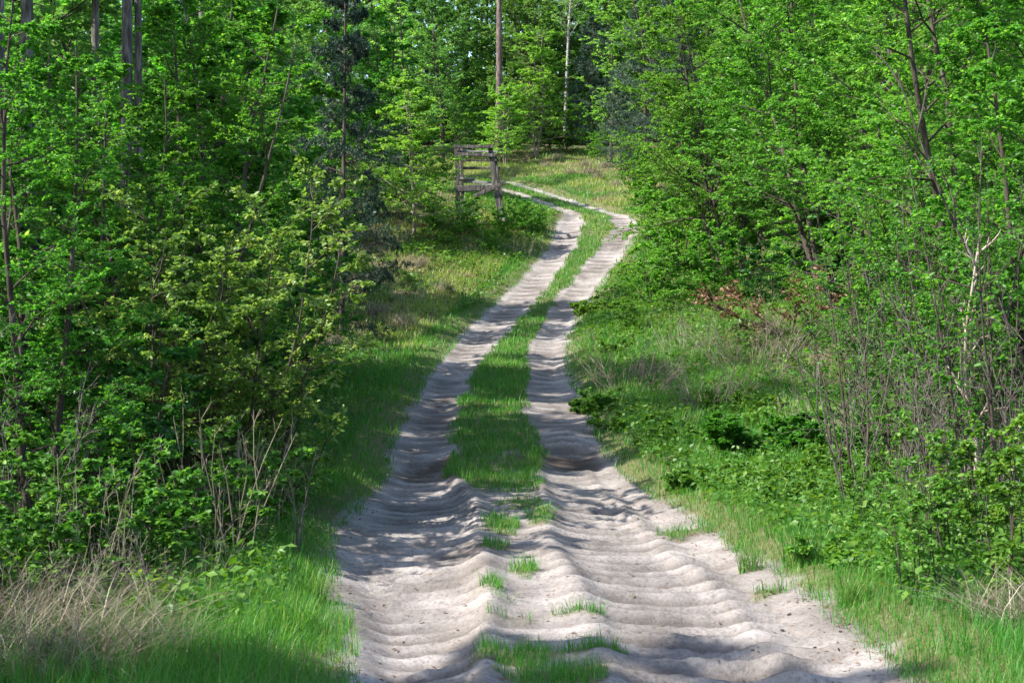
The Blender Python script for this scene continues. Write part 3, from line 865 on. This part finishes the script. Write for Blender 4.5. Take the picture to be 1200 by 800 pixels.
SY = 49.5
base = W(560, 255, SY)
stand = bpy.data.objects.new('hunting_stand', None); C.objects.link(stand); stand.location = tuple(base)
tag(stand, 'low weathered timber hunting stand with leaning post and cross rails beside the track', 'hunting stand')
bm_ = lambda n, a, b, w, d, mat='wood', seed=0: beam(n, a, b, w * .84, d * .84, mat, stand, base, seed=seed)
bm_('post', W(535, 168, SY), W(537, 268, SY), .19, .17, seed=1)
bm_('post', W(574, 170, SY - .05), W(587, 262, SY - .25), .21, .18, seed=2)
bm_('post', W(541, 173, SY + .9), W(542, 262, SY + .9), .15, .15, seed=3)
bm_('post', W(580, 181, SY + .9), W(591, 262, SY + .9), .15, .15, seed=4)
fy = SY - .15
bm_('rail', W(531, 172, fy), W(578, 172, fy - .05), .13, .09, seed=5)
bm_('rail', W(534, 181, fy), W(580, 182, fy - .05), .13, .08, seed=6)
bm_('rail', W(536, 197, SY + 1.02), W(586, 197, SY + 1.02), .11, .07, seed=7)
bm_('rail', W(533, 221, fy), W(584, 220, fy - .08), .26, .09, seed=8)
bm_('seat_plank', W(537, 210, SY + .45), W(556, 210, SY + .45), .10, .6, 'wood_light', seed=9)
bm_('brace', W(556, 230, fy - .12), W(592, 214, fy - .22), .15, .08, seed=10)
bm_('side_rail', W(535, 176, SY + .09), W(541, 178, SY + .82), .10, .08, seed=11)
bm_('side_rail', W(577, 181, SY + .08), W(581, 184, SY + .82), .10, .08, seed=12)
bm_('side_rail', W(535.5, 224, SY + .09), W(541.5, 224, SY + .82), .13, .08, seed=13)
bm_('rail', W(541, 177, SY + .98), W(583, 178, SY + .98), .08, .05, 'wood_light', seed=15)
bm_('rail', W(541, 213.5, SY + 1.0), W(589, 214, SY + 1.0), .08, .05, 'wood_light', seed=16)
bm_('rail', W(541, 188, SY + .80), W(585, 188, SY + .80), .07, .05, seed=17)
bm_('foot_block', W(584, 258, SY - .36), W(592, 258, SY - .36), .16, .2, 'wood_light', seed=14)

# ------------------------------------------------------------------ the plants, one by one
def P(key, name, label, cat, px, Y, rot=0., sc=1., group=None, parts=None, sx=None, tilt=(0, 0)):
    return put(key, name, label, cat, LX(px, Y), Y, rot, sc, group, parts, sx=sx, tilt=tilt)

LT = 'leafy trees on the left side of the track'; RT = 'leafy trees on the right side of the track'
# left front
P('horn_near', 'hornbeam', 'large shaded dark-leaved tree nearest the camera on the left edge, leaning dark stems', 'tree', 40, 10.8, .4, .61, LT)
P('horn_near_b', 'hornbeam', 'shaded green tree behind the leaning stems on the left, branches hanging over the brambles', 'tree', 165, 14.2, 2.2, .82, LT)
P('horn_near_b', 'hornbeam', 'green tree in the shade directly in front of the thick grey trunk at upper left', 'tree', 120, 17, 3.2, .77, LT)
P('horn_near', 'hornbeam', 'deep green tree rising behind the pale backlit shrub on the left', 'tree', 240, 18.5, 4.0, .9, LT)
P('horn_near_b', 'hornbeam', 'shaded leafy tree on the left edge under the upper trunks', 'tree', -15, 16.5, 1.2, .8, LT)
P('wood_c', 'leafy_tree', 'broad green tree at upper left between the leaning tree and the bluish spruce', 'tree', 285, 26, 1.0, 1.0, LT)
P('wood_c', 'leafy_tree', 'green tree at upper left just under the row of bare trunks', 'tree', 190, 25, 3.1, 1.15, LT)
P('wood_a', 'leafy_tree', 'tall leafy tree on the left behind the bare grey trunks', 'tree', 90, 34, 2.0, 1.1, LT)
P('wood_b', 'leafy_tree', 'tall sunlit leafy tree behind the spruce on the left', 'tree', 300, 47, .5, .75, LT)
P('pale_shrub', 'pale_shrub', 'backlit shrub with pale yellow-green young leaves left of the shaded grass', 'shrub', 272, 13.6, .3, 1.10, 'shrubs left of the track', SH)
P('pale_shrub', 'pale_shrub', 'smaller pale-leaved shrub behind the dry stalks, left of the backlit one', 'shrub', 195, 13.0, 2.7, 1.0, 'shrubs left of the track', SH)
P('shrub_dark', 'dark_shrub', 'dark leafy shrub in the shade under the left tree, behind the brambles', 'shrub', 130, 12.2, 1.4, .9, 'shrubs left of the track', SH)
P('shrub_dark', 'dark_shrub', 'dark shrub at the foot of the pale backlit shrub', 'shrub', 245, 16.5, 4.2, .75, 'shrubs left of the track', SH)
BR = 'bramble bushes on the left verge'
for px, Y, r, sc, lb in ((60, 9.3, 0, .80, 'bramble bush at the left edge above the dry grass tussock'), (150, 9.8, 2, .85, 'bramble bush with sunlit leaves in the middle of the left verge'),
                         (225, 10.6, 4, .78, 'bramble bush just left of the tall dry stalks'), (10, 8.4, 1, .75, 'bramble bush cut by the left edge of the photo beside the straw'),
                         (275, 12.2, 3, .66, 'bramble bush behind the dry stalks at the grass edge')):
    P('bramble', 'bramble_bush', lb, 'bramble', px, Y, r, sc, BR, SH)
single('dry_stalks', 'dry_stalks', 'tall pale dry stalks standing by the left verge grass', 'dry plant', LX(252, 10.2), 10.2, .5, 1.05)
single('dry_stalks_red', 'dry_stalks', 'branching brown dead stems right beside the shaded left grass', 'dry plant', LX(325, 10.8), 10.8, 1.2, 1.1)
single('dry_stalks', 'dry_stalks', 'thin dry stalks in the shadow behind the branching dead stems', 'dry plant', LX(290, 11.6), 11.6, 2.5, .95)
single('dry_stalks', 'dry_stalks', 'dry stalks leaning over the dead grass at lower left', 'dry plant', LX(110, 8.9), 8.9, 1.7, .8)
single('grey_twigs', 'dead_twigs', 'grey twigs in the dead grass near the bottom left corner', 'dead twigs', LX(60, 8.0), 8.0, 2.2, .55)
single('grey_twigs', 'dead_twigs', 'grey tangle of dead twigs low among the brambles on the left', 'dead twigs', LX(200, 8.9), 8.9, 0, .55)
for px, Y, r, sc, lb in ((40, 7.3, 0, 1., 'straw-coloured dead grass tussock in the bottom left corner'), (120, 7.9, 2, .95, 'dead grass tussock right of the corner one, arching over green grass'),
                         (-10, 7.9, 4, 1.05, 'dead grass tussock at the left edge behind the corner one'), (165, 8.8, 5, .6, 'small sunlit clump of dead grass below the brambles'), (70, 8.6, 1.1, .9, 'dead grass tussock behind the corner one against the brambles'), (165, 7.4, 2.9, .75, 'flattened dead grass tussock nearest the green verge'), (95, 7.0, 3.6, .8, 'dead grass tussock at the bottom edge of the photo')):
    single('straw_tussock', 'dead_grass_tussock', lb, 'dead grass', LX(px, Y), Y, r, sc, 'dead grass tussocks at lower left')
# left middle
P('pine_dark', 'spruce', 'dark bluish spruce on the left reaching out of the top of the photo', 'tree', 399, 33, .3, 1.1, sx=(.74, .74, 1.1))
P('beech', 'young_beech', 'slender young tree with yellow-green leaf layers and pale thin trunk left of the stand', 'tree', 485, 46.5, .6, 1.05)
P('airy_tree', 'leafy_tree', 'light green tree rising behind the slender yellow-green one', 'tree', 470, 62, 1.2, 1.15, LT)
P('wood_c', 'leafy_tree', 'green tree in the shade between the spruce and the slender young tree', 'tree', 440, 57, 1.9, 1.0, LT)
P('wood_a', 'leafy_tree', 'tall green tree behind the hunting stand on its left', 'tree', 520, 74, 2.9, 1.0, LT)
BL = 'small bushes on the slope left of the track'
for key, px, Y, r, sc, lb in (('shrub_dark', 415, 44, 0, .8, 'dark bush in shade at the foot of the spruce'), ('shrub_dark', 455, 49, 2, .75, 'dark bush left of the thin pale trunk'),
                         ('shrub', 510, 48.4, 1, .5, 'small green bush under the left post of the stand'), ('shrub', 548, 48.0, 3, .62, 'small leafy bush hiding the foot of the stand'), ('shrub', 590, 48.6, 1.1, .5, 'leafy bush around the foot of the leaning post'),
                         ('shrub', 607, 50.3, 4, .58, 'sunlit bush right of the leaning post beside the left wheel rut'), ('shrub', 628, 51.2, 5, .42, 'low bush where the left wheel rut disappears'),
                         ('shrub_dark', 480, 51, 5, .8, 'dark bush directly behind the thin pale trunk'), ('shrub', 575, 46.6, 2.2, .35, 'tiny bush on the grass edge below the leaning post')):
    P(key, 'bush', lb, 'bush', px, Y, r, sc, BL, SH)
single('grey_twigs', 'dead_twigs', 'thin grey dead twigs on the dry patch left of the track', 'dead twigs', LX(475, 38), 38, 0, .9)
single('grey_twigs', 'dead_twigs', 'brown dead twigs beside the grass below the hunting stand', 'dead twigs', LX(612, 46.5), 46.5, 2, .75)
for px, Y, r, sc, lb in ((440, 36, 0, .75, 'pale dry grass patch on the shaded slope left of the track'), (520, 40, 1.5, .7, 'pale dry grass clump nearer the left wheel rut'), (395, 31, 3, .8, 'dry grass clump at the edge of the shade under the spruce'), (470, 34.5, 4, .9, 'tan dry grass clump between the spruce and the left wheel rut'), (425, 39.5, 5, .9, 'tan dry grass clump close under the dark bush by the spruce'), (490, 42.5, 2, .8, 'pale dry grass clump on the slope below the thin pale trunk')):
    single('straw_far', 'dry_grass', lb, 'dead grass', LX(px, Y), Y, r, sc, 'dry grass clumps on the left slope')
# trunks at upper left
TG = 'bare tall trunks at upper left'
for px, Y, sc, wd, lb in ((2, 19, .72, .7, 'dark tall trunk at the very left top corner'), (40, 18.2, .72, .6, 'sun-dappled tall trunk second from the left top corner'),
                  (113, 22, .8, .42, 'thin tall trunk left of the thick grey one at upper left'), (142, 19.6, .75, .54, 'thick grey tall trunk at upper left'), (163, 23, .8, .45, 'tall trunk just right of the thick grey one at upper left'),
                  (232, 31, .9, .55, 'distant tall trunk at upper left behind the leaves')):
    P('pine_grey', 'pine', lb, 'tree', px, Y, px * .7, sc, TG, sx=(wd, wd, sc))
# centre back
P('pine_tall', 'pine', 'straight reddish pine trunk rising above the hunting stand', 'tree', 583, 73, .5, 1.0)
P('birch', 'birch', 'birch with a leaning white trunk right of the straight pine', 'tree', 662, 82, 2.0, 1.15, tilt=(0, -.10), sx=(.8, .8, 1.15))
P('beech', 'young_beech', 'sunlit yellow-green layered tree behind the bend, under the white birch', 'tree', 628, 75.5, 2.4, 1.35)
P('beech', 'young_beech', 'yellow-green layered tree in front of the straight pine trunk', 'tree', 592, 71.3, 4.4, .85)
P('wood_b', 'leafy_tree', 'tall green tree filling the gap between pine trunk and white birch', 'tree', 618, 86, 1.4, 1.05)
P('wood_a', 'leafy_tree', 'dark green tree right behind the white birch', 'tree', 672, 88, 3.4, 1.0)
P('pine_young', 'young_pine', 'grey-green young pine above the sunlit bank, left of the light feathery tree', 'tree', 690, 76, .2, .95)
P('airy_tree', 'leafy_tree', 'light feathery tree between two grey-green young pines', 'tree', 716, 70, 1.1, 1.15)
P('pine_young', 'young_pine', 'grey-green young pine right of the light feathery tree', 'tree', 757, 68, 1.9, 1.15)
P('pine_young', 'young_pine', 'small grey-green pine low on the bank at the edge of the right bushes', 'tree', 728, 64.5, 3.3, .55)
P('pine_young', 'young_pine', 'tall grey-green pine at the top behind the right-hand trees', 'tree', 800, 78, 4.0, 1.3)
BB = 'bushes along the far bank'
for key, px, Y, r, sc, lb in (('shrub', 700, 72.5, 0, .7, 'round green bush on the far bank below the young pines'), ('shrub_dark', 640, 78, 1, .8, 'dark bush under the layered tree behind the bend'),
                              ('shrub', 665, 77, 2, .6, 'light bush at the top of the far sunlit bank'), ('shrub_dark', 600, 77, 3, .8, 'dark bush under the straight pine trunk'),
                              ('shrub', 745, 60.5, 4, .8, 'green bush at the outer edge of the bend'), ('shrub', 560, 76.5, 4, .8, 'green bush seen through the rails of the stand'), ('shrub', 738, 66.5, 2.8, .9, 'bright bush under the small grey-green pine on the bank'), ('shrub', 758, 57.5, 5.2, .9, 'green bush overhanging the outside of the bend from the right')):
    P(key, 'bush', lb, 'bush', px, Y, r, sc, BB, SH)
for px, Y, r, sc, lb in ((668, 66.5, 0, .75, 'tawny dry grass on the middle of the sunlit far bank'), (700, 64, 1, .8, 'tawny dry grass on the right half of the far bank'), (640, 70, 2, .75, 'tawny dry grass at the top left of the far bank'),
                         (722, 62, 3, .65, 'reddish dry grass at the right foot of the far bank'), (685, 69, 4, .75, 'tawny dry grass high on the far bank below the bush'), (655, 73, 5, .8, 'straw strip along the crest of the far bank'), (690, 66.5, 2.5, .9, 'tawny dry grass between the middle and right clumps of the far bank'), (708, 68, 1.5, .8, 'tawny dry grass below the grey-green pines'), (622, 74, .5, .8, 'straw patch at the upper left end of the far bank crest')):
    single('straw_far', 'dry_grass', lb, 'dead grass', LX(px, Y), Y, r, sc, 'dry grass clumps on the far bank')
# right side
P('vase_tree', 'hornbeam', 'wide many-stemmed tree on the right, dark stems fanning up from one foot', 'tree', 985, 29.5, .9, 1.0, RT)
P('vase_tree', 'hornbeam', 'leafy tree behind the fan-stemmed tree, leaning towards the bend', 'tree', 865, 41, 2.6, .92, RT)
P('bright_tree', 'leafy_tree', 'bright sunlit tree filling the upper right corner', 'tree', 1165, 17.5, .5, 1.05, RT)
P('bright_tree', 'leafy_tree', 'bright green tree left of the corner one, above the thicket', 'tree', 1075, 22.5, 3.2, 1.05, RT)
P('horn_near_b', 'leafy_tree', 'leafy tree cut by the right edge behind the thicket', 'tree', 1235, 14.5, 2.2, 1.05, RT)
P('wood_c', 'leafy_tree', 'rounded green tree right of the bend, in front of the young pine', 'tree', 858, 52, 4.0, 1.0, RT)
P('wood_b', 'leafy_tree', 'tall green tree at the top behind the fan-stemmed tree', 'tree', 930, 50, 4.6, 1.0, RT)
P('wood_a', 'leafy_tree', 'tall green tree at the top between the fan-stemmed and corner trees', 'tree', 1040, 42, .6, 1.0, RT)
P('wood_b', 'leafy_tree', 'tall tree far behind the bright corner tree', 'tree', 1150, 36, 1.6, 1.0, RT)
P('wood_a', 'leafy_tree', 'tall green tree at the top above the rounded tree by the bend', 'tree', 905, 62, 2.0, 1.1, RT)
BRr = 'bushes on the right verge of the track'
for key, px, Y, r, sc, lb in (('shrub', 792, 43, 0, 1.25, 'sunlit bush right of the second bend in the ruts'), ('shrub', 768, 48.5, 1, .95, 'sunlit bush squeezed against the right wheel rut'),
                              ('shrub', 840, 38, 2, 1.0, 'bushy green growth under the leaning leafy tree'), ('shrub_dark', 900, 33, 3, .75, 'dark bush behind the red-brown dead leaves'),
                              ('shrub', 766, 38, 4.4, .8, 'low leafy bush on the verge halfway up the right rut'), ('shrub_dark', 1040, 25, 1, .8, 'dark bush at the back of the thicket'),
                              ('shrub', 735, 33, 5.5, .4, 'small bush at the grass edge above the dry stalk clump'), ('shrub_dark', 1190, 20, 4, .9, 'dark bush under the bright corner tree')):
    P(key, 'bush', lb, 'bush', px, Y, r, sc, BRr, SH)
TH = 'stems of the thicket on the right'
for px, Y, r, sc, lb in ((1050, 14.6, 0, .95, 'thicket of thin upright stems left of the pale dead sapling'), (1125, 13.4, 2, 1., 'thicket of thin dark stems right of the pale dead sapling'),
                         (1195, 12.2, 4, 1.05, 'thicket of thin stems at the right edge'), (1010, 16.8, 3, .8, 'low thicket at the foot of the fan-stemmed tree'), (1100, 17.2, 5, 1.05, 'thicket of stems behind the pale dead sapling')):
    P('thicket', 'thicket_shrub', lb, 'shrub', px, Y, r, sc, TH, SH)
single('dead_sapling', 'dead_sapling', 'pale bare dead sapling leaning left inside the thicket', 'dead tree', LX(1150, 12.6), 12.6, 0, 1.05)
single('bare_stem', 'dead_tree', 'dark bare stem slanting up left at the right edge', 'dead tree', LX(1255, 12.8), 12.8, .3, .95)
single('snag', 'snag', 'short dark broken stem leaning left among the green herbs', 'dead tree', LX(925, 20.5), 20.5, 0, 1.0)
P('low_bush', 'low_bush', 'low rounded dark green bush on the grass right of the track', 'bush', 900, 17.8, 0, 1.05, None, SH, sx=(1.3, 1.2, .95))
P('low_bush', 'low_bush', 'low leafy bush beside the thicket, right of the rounded one', 'bush', 990, 17.0, 2, .8, None, SH)
HC = 'leafy herb clumps on the right verge'
for px, Y, r, sc, lb in ((702, 22.8, 0, 1.0, 'leafy herb clump bulging over the right wheel rut below the stalk fan'), (748, 20.6, 2, 1.0, 'leafy herb clump below the bleached stalk fan'), (800, 19.4, 4, .9, 'leafy herb clump left of the low rounded bush'),
                         (868, 21.5, 1, 1.1, 'leafy herb clump between the low rounded bush and the broken stem'), (722, 29.5, 3, 1.1, 'leafy herb clump at the sand edge above the stalk fan'), (838, 15.2, 5, .9, 'leafy herb clump in the grass in front of the low rounded bush'),
                         (955, 13.6, 2.5, 1.0, 'leafy herb clump left of the thicket foot'), (1000, 15.4, .7, 1.1, 'leafy herb clump against the low bush by the thicket'), (705, 37, 4.4, 1.3, 'leafy herb clump halfway up the right rut'), (1020, 10.2, 1.8, .8, 'leafy herb clump nearest the right sand edge')):
    P('herb_clump', 'herb_clump', lb, 'herbs', px, Y, r, sc, HC, SH)
single('dead_twigs', 'dead_twigs', 'fan of bleached dead stalks on the right verge', 'dead twigs', LX(742, 23.5), 23.5, 0, 1.0)
single('dead_twigs', 'dead_twigs', 'bleached dead stalks below the red-brown dead leaves', 'dead twigs', LX(885, 25.5), 25.5, 1.7, 1.2)
single('dead_twigs', 'dead_twigs', 'bleached dead stalks between the verge fan and the low rounded bush', 'dead twigs', LX(830, 22.0), 22.0, 3.7, .85)
single('grey_twigs', 'dead_twigs', 'tangle of thin grey twigs right of the low rounded bush', 'dead twigs', LX(965, 18.5), 18.5, 1.1, .8)
single('grey_twigs', 'dead_twigs', 'tangle of thin grey twigs lying above the broken stem', 'dead twigs', LX(940, 23.5), 23.5, 2.6, .9)
single('grey_twigs', 'dead_twigs', 'grey twig heap behind the verge fan of stalks', 'dead twigs', LX(800, 28), 28, 3.7, .9)
single('straw_far', 'dry_grass', 'dry grass clump at the foot of the verge stalk fan', 'dead grass', LX(765, 25.5), 25.5, 0, .8)
single('straw_far', 'dry_grass', 'dry grass clump on the slope under the fan-stemmed tree', 'dead grass', LX(905, 28), 28, 2, .8)
single('straw_tussock', 'dry_grass', 'tuft of dead grass in the bottom right corner', 'dead grass', LX(1195, 7.9), 7.9, 1, .8)
for px, Y, r, sc, lb in ((1035, 13.2, 0, .95, 'bare grey-brown twiggy shrub at the front of the thicket, left of the dead sapling'), (1110, 12.0, 2, .85, 'bare grey-brown twiggy shrub under the dead sapling'),
                         (1175, 11.4, 4, .95, 'bare grey-brown twiggy shrub close to the right edge'), (1075, 15.5, 5, 1.1, 'bare grey-brown twiggy shrub deep inside the thicket')):
    single('bare_shrub', 'bare_shrub', lb, 'shrub', LX(px, Y), Y, r, sc, 'bare twiggy shrubs in the right thicket')
single('bare_shrub', 'bare_shrub', 'bare twiggy shrub among the brambles on the left', 'shrub', LX(255, 11.0), 11.0, 1.0, .42)
single('bare_shrub', 'bare_shrub', 'bare twiggy shrub in the shade at the left edge', 'shrub', LX(20, 9.6), 9.6, 2.0, .7)
SP = 'leafy saplings in the right foreground'
for px, Y, r, sc, lb in ((1075, 8.7, 0, .82, 'leafy sapling nearest the sand edge at lower right'), (1130, 9.6, 2, 1., 'leafy sapling in the middle of the right foreground'), (1185, 8.6, 4, 1.1, 'leafy sapling at the right edge of the foreground'),
                         (1110, 11.0, 1, 1., 'leafy sapling in front of the thicket'), (1165, 10.6, 5, 1.15, 'leafy sapling between the thicket and the right edge'), (1010, 11.6, 3, .6, 'small leafy sapling in the grass left of the others')):
    P('sapling', 'sapling', lb, 'sapling', px, Y, r, sc, SP, SH)
for px, Y, r, sc, lb in ((880, 10.6, 0, .8, 'tall grass tuft on the right edge of the sand'), (940, 10.4, 1, 1.1, 'tall grass tuft in the sunlit right verge'), (1000, 8.9, 2, .8, 'grass tuft beside the lower right sand edge'), (365, 9.1, 3, .8, 'sunlit grass tuft on the left sand edge'),
                         (345, 7.9, 5, .8, 'shaded grass tuft at the left sand edge near the bottom')):
    single('grass_tuft', 'grass_tuft', lb, 'grass', LX(px, Y), Y, r, sc, 'tall grass tufts at the sand edges')


def leaf_heap():
    """a fallen bough with its dead leaves still on"""
    rng = np.random.default_rng(171)
    st, sl = stems_poly(rng, 5, 1.9, 1.3, .2, k=6, wig=.15)
    br, bl = level(rng, st, sl, 6, .2, 1, .4, .7, k=4, droop=.05)
    v, f = joinq([tubes(st, np.ones(5) * .022, np.ones(5) * .006, 5), tubes(br, np.ones(len(br)) * .007, np.ones(len(br)) * .003, 4)])
    o = bpy.data.objects.new('fallen_bough', None); C.objects.link(o)
    Y = 27.2; x = LX(925, Y); o.location = (x, Y, H(x, Y) + .3); o.scale = (1.05, 1.05, .8)
    tag(o, 'fallen bough with red-brown dead leaves under the fan-stemmed tree', 'fallen branch')
    link('branches', mesh_np('fallen_bough', v, [f], M['bark']), o)
    pos, tan = along(br, rng.random((len(br), 46)))
    pos = pos.reshape(-1, 3); tan = tan.reshape(-1, 3); n = len(pos)
    pos = pos + rng.normal(0, .05, pos.shape)
    V, ff = leaf_cards(rng, pos, tan + rng.normal(0, .8, tan.shape), rng.normal(0, 1, pos.shape) + Z * .5, .07 + .05 * rng.random(n), .6, False)
    link('dead_leaves', mesh_np('dead_leaves', V, [ff], M['leaf_brown'], {'tint': np.repeat(np.clip(rng.normal(.4, .25, n), 0, 1), 2)}), o)


leaf_heap()

# ------------------------------------------------------------------ the wood behind
FW = 'trees of the wood on the left slope'
rng = np.random.default_rng(181)
def wood(lst, grp, side):
    for i, (px, Y) in enumerate(lst):
        key = ['wood_a', 'wood_b', 'wood_c'][i % 3]
        P(key, 'leafy_tree', 'green tree of the dense wood filling the %s side, indistinct among its neighbours' % side, 'tree', px, Y, i * 1.7, .9 + .3 * rng.random(), grp)


wood([(-60, 22), (60, 42), (150, 46), (240, 36), (290, 55), (190, 60), (390, 66), (100, 62), (20, 52), (470, 78), (330, 74), (-80, 36), (-120, 50)], 'dense wood on the left', 'left')
wood([(760, 84), (900, 74), (980, 60), (1080, 54), (1180, 50), (1010, 78), (1130, 70), (1260, 30), (1300, 46), (840, 88), (1250, 64)], 'dense wood on the right', 'right')
UG = 'undergrowth bushes of the wood'
def under(lst, side):
    for i, (px, Y, sc) in enumerate(lst):
        P(['shrub', 'shrub_dark', 'shrub'][i % 3], 'undergrowth_bush', 'green undergrowth bush inside the %s, indistinct among its neighbours' % side, 'bush', px, Y, i * 1.3, sc, UG + ' ' + side, SH)


under([(350, 24, .9), (300, 22, 1.1), (220, 21, 1.2), (120, 19, 1.3), (30, 18, 1.3), (385, 40, 1.2), (330, 34, 1.3), (260, 30, 1.4), (430, 62, 1.2), (370, 52, 1.3), (480, 66, 1.4), (190, 44, 1.5), (-30, 14, 1.2)], 'wood on the left')
under([(830, 48, 1.4), (812, 56, 1.2), (880, 44, 1.5), (960, 38, 1.5), (1050, 31, 1.4), (1120, 26, 1.3), (1200, 23, 1.3), (840, 66, 1.4), (940, 52, 1.6), (1090, 40, 1.6), (990, 33, 1.1), (1250, 18, 1.2)], 'wood on the right')
under([(450, 84, 1.7), (500, 86, 1.6), (540, 83, 1.5), (580, 86, 1.7), (625, 84, 1.4), (690, 84, 1.5), (430, 94, 2.0), (465, 97, 2.1), (505, 95, 2.0), (540, 98, 2.2), (575, 95, 2.0), (610, 97, 2.1), (645, 95, 2.0), (680, 97, 2.0), (730, 84, 1.4), (790, 80, 1.5)], 'wood behind the bend')
for i, (px, Y) in enumerate(((440, 88), (480, 92), (520, 87), (555, 93), (598, 90), (640, 91), (676, 94), (708, 88), (745, 92), (790, 82))):
    P(['wood_c', 'wood_a', 'wood_b'][i % 3], 'leafy_tree', 'green tree in the row behind the bend, indistinct among its neighbours', 'tree', px, Y, i * 2.3, 1.15, 'trees in the row behind the bend')
# tall trees just outside the left edge, part of the same wood
for i, (x, y) in enumerate(((-6.6, 3.9), (-8.4, 12.5), (-6.4, .5), (-9.5, 18), (-7.4, 15), (-10.8, 2.0), (-10.5, -2), (-5.3, 2.4))):
    key = ['wood_b', 'wood_c', 'wood_a', 'wood_b', 'wood_a', 'wood_b', 'wood_a', 'wood_a'][i]
    put(key, 'leafy_tree', 'green tree of the dense wood filling the left side, indistinct among its neighbours', 'tree', x, y, i * 2.1, [.8, 1.0, .85, 1., .95, 1., 1., .72][i], 'dense wood on the left')


def far_wood():
    """everything beyond reads as one mass: trunks and leaves over the rise"""
    rng = np.random.default_rng(191)
    n = 340
    x = -66 + 132 * rng.random(n); y = 87 + 30 * rng.random(n)
    z = terrain(x, y)
    h = 13 + 9 * rng.random(n)
    st = np.stack([np.stack([x + rng.normal(0, .15, n) * k, y, z - .3 + h * k / 3], 1) for k in range(4)], 1)
    v, f = tubes(st, .10 + .12 * rng.random(n), np.full(n, .04), 6)
    nl = 860
    a = rng.random((n, nl)) * 2 * PI; t = rng.random((n, nl))
    # leaf sprays grouped in tiers around each trunk
    tier = np.floor(t * 14) / 14
    ct = rng.random((n, 15)); ti = (tier * 14).astype(int)
    off = np.take_along_axis(ct, ti, 1) * 6.28
    r = (2.6 * (1 - tier * .75)) * np.sqrt(rng.random((n, nl)))
    aa = off + rng.normal(0, .9, (n, nl))
    pos = np.stack([x[:, None] + r * np.cos(aa), y[:, None] + r * np.sin(aa), z[:, None] + h[:, None] * (.05 + .98 * tier) + rng.normal(0, .25, (n, nl)) - r * .12], -1).reshape(-1, 3)
    # undergrowth between the trunks
    k = 30000
    xb = -60 + 120 * rng.random(k); yb = 92 + 22 * rng.random(k); hb = 3.4 * (.55 + .45 * fbm(xb * .5, yb * .5, 195))
    pos = np.concatenate([pos, np.stack([xb, yb, terrain(xb, yb) + hb * rng.random(k) ** .8], 1)])
    m = len(pos)
    V, ff = leaf_cards(rng, pos, rng.normal(0, 1, (m, 3)), Z * .8 + rng.normal(0, .5, (m, 3)), .28 + .22 * rng.random(m), .6, False)
    tn = np.clip(np.concatenate([np.repeat(rng.normal(.5, .2, n), nl), .45 + .2 * rng.normal(0, 1, k)]) + rng.normal(0, .15, m), 0, 1)
    verts = np.concatenate([v, V]); fm = np.concatenate([np.zeros(len(f)), np.ones(len(ff))])
    tint = np.concatenate([np.full(len(f), .5), np.repeat(tn, 2)])
    o = link('far_wood', mesh_np('far_wood', verts, [f, ff + len(v)], [M['bark'], M['leaf_far']], {'tint': tint}, fmat=fm))
    tag(o, 'far trees of the wood merging into one green mass beyond the bend', 'wood', kind='stuff')


far_wood()

# ------------------------------------------------------------------ light, sky, camera
SUN_AZ = math.radians(-20); SUN_EL = math.radians(44)
sv = np.array([-math.cos(SUN_EL) * math.cos(SUN_AZ), math.cos(SUN_EL) * math.sin(SUN_AZ), math.sin(SUN_EL)])
sd = bpy.data.lights.new('sun', 'SUN'); sd.energy = 4.6; sd.angle = math.radians(.55); sd.color = (1, .95, .86)
so = bpy.data.objects.new('sun', sd); C.objects.link(so)
from mathutils import Vector
so.rotation_euler = Vector(tuple(-sv)).to_track_quat('-Z', 'Y').to_euler(); so.location = (-20, 20, 40)
w = bpy.data.worlds.new('World'); bpy.context.scene.world = w; w.use_nodes = True
nt = w.node_tree
bg = nt.nodes['Background']; bg.inputs['Strength'].default_value = .14
sk = nt.nodes.new('ShaderNodeTexSky'); sk.sky_type = 'NISHITA'; sk.sun_disc = False
sk.sun_elevation = SUN_EL; sk.sun_rotation = math.atan2(sv[0], sv[1]) % (2 * PI)
nt.links.new(sk.outputs[0], bg.inputs['Color'])

cd = bpy.data.cameras.new('camera'); cd.sensor_width = 36; cd.lens = F / 1200 * 36; cd.clip_end = 1000; cd.clip_start = .1
cd.dof.use_dof = True; cd.dof.focus_distance = 22; cd.dof.aperture_fstop = 10
co = bpy.data.objects.new('camera', cd); C.objects.link(co)
co.location = (0, 0, CAM_H); co.rotation_euler = (PI / 2, 0, 0)
sc = bpy.context.scene; sc.camera = co
sc.view_settings.view_transform = 'Standard'; sc.view_settings.look = 'None'; sc.view_settings.gamma = 1
sc.view_settings.exposure = 1.44
sc.cycles.max_bounces = 6; sc.cycles.diffuse_bounces = 4; sc.cycles.glossy_bounces = 2; sc.cycles.transmission_bounces = 4
sc.cycles.use_denoising = True; sc.cycles.denoiser = 'OPENIMAGEDENOISE'
sc.cycles.caustics_reflective = False; sc.cycles.caustics_refractive = False
print('leaves', NLEAF, 'grass', NG)
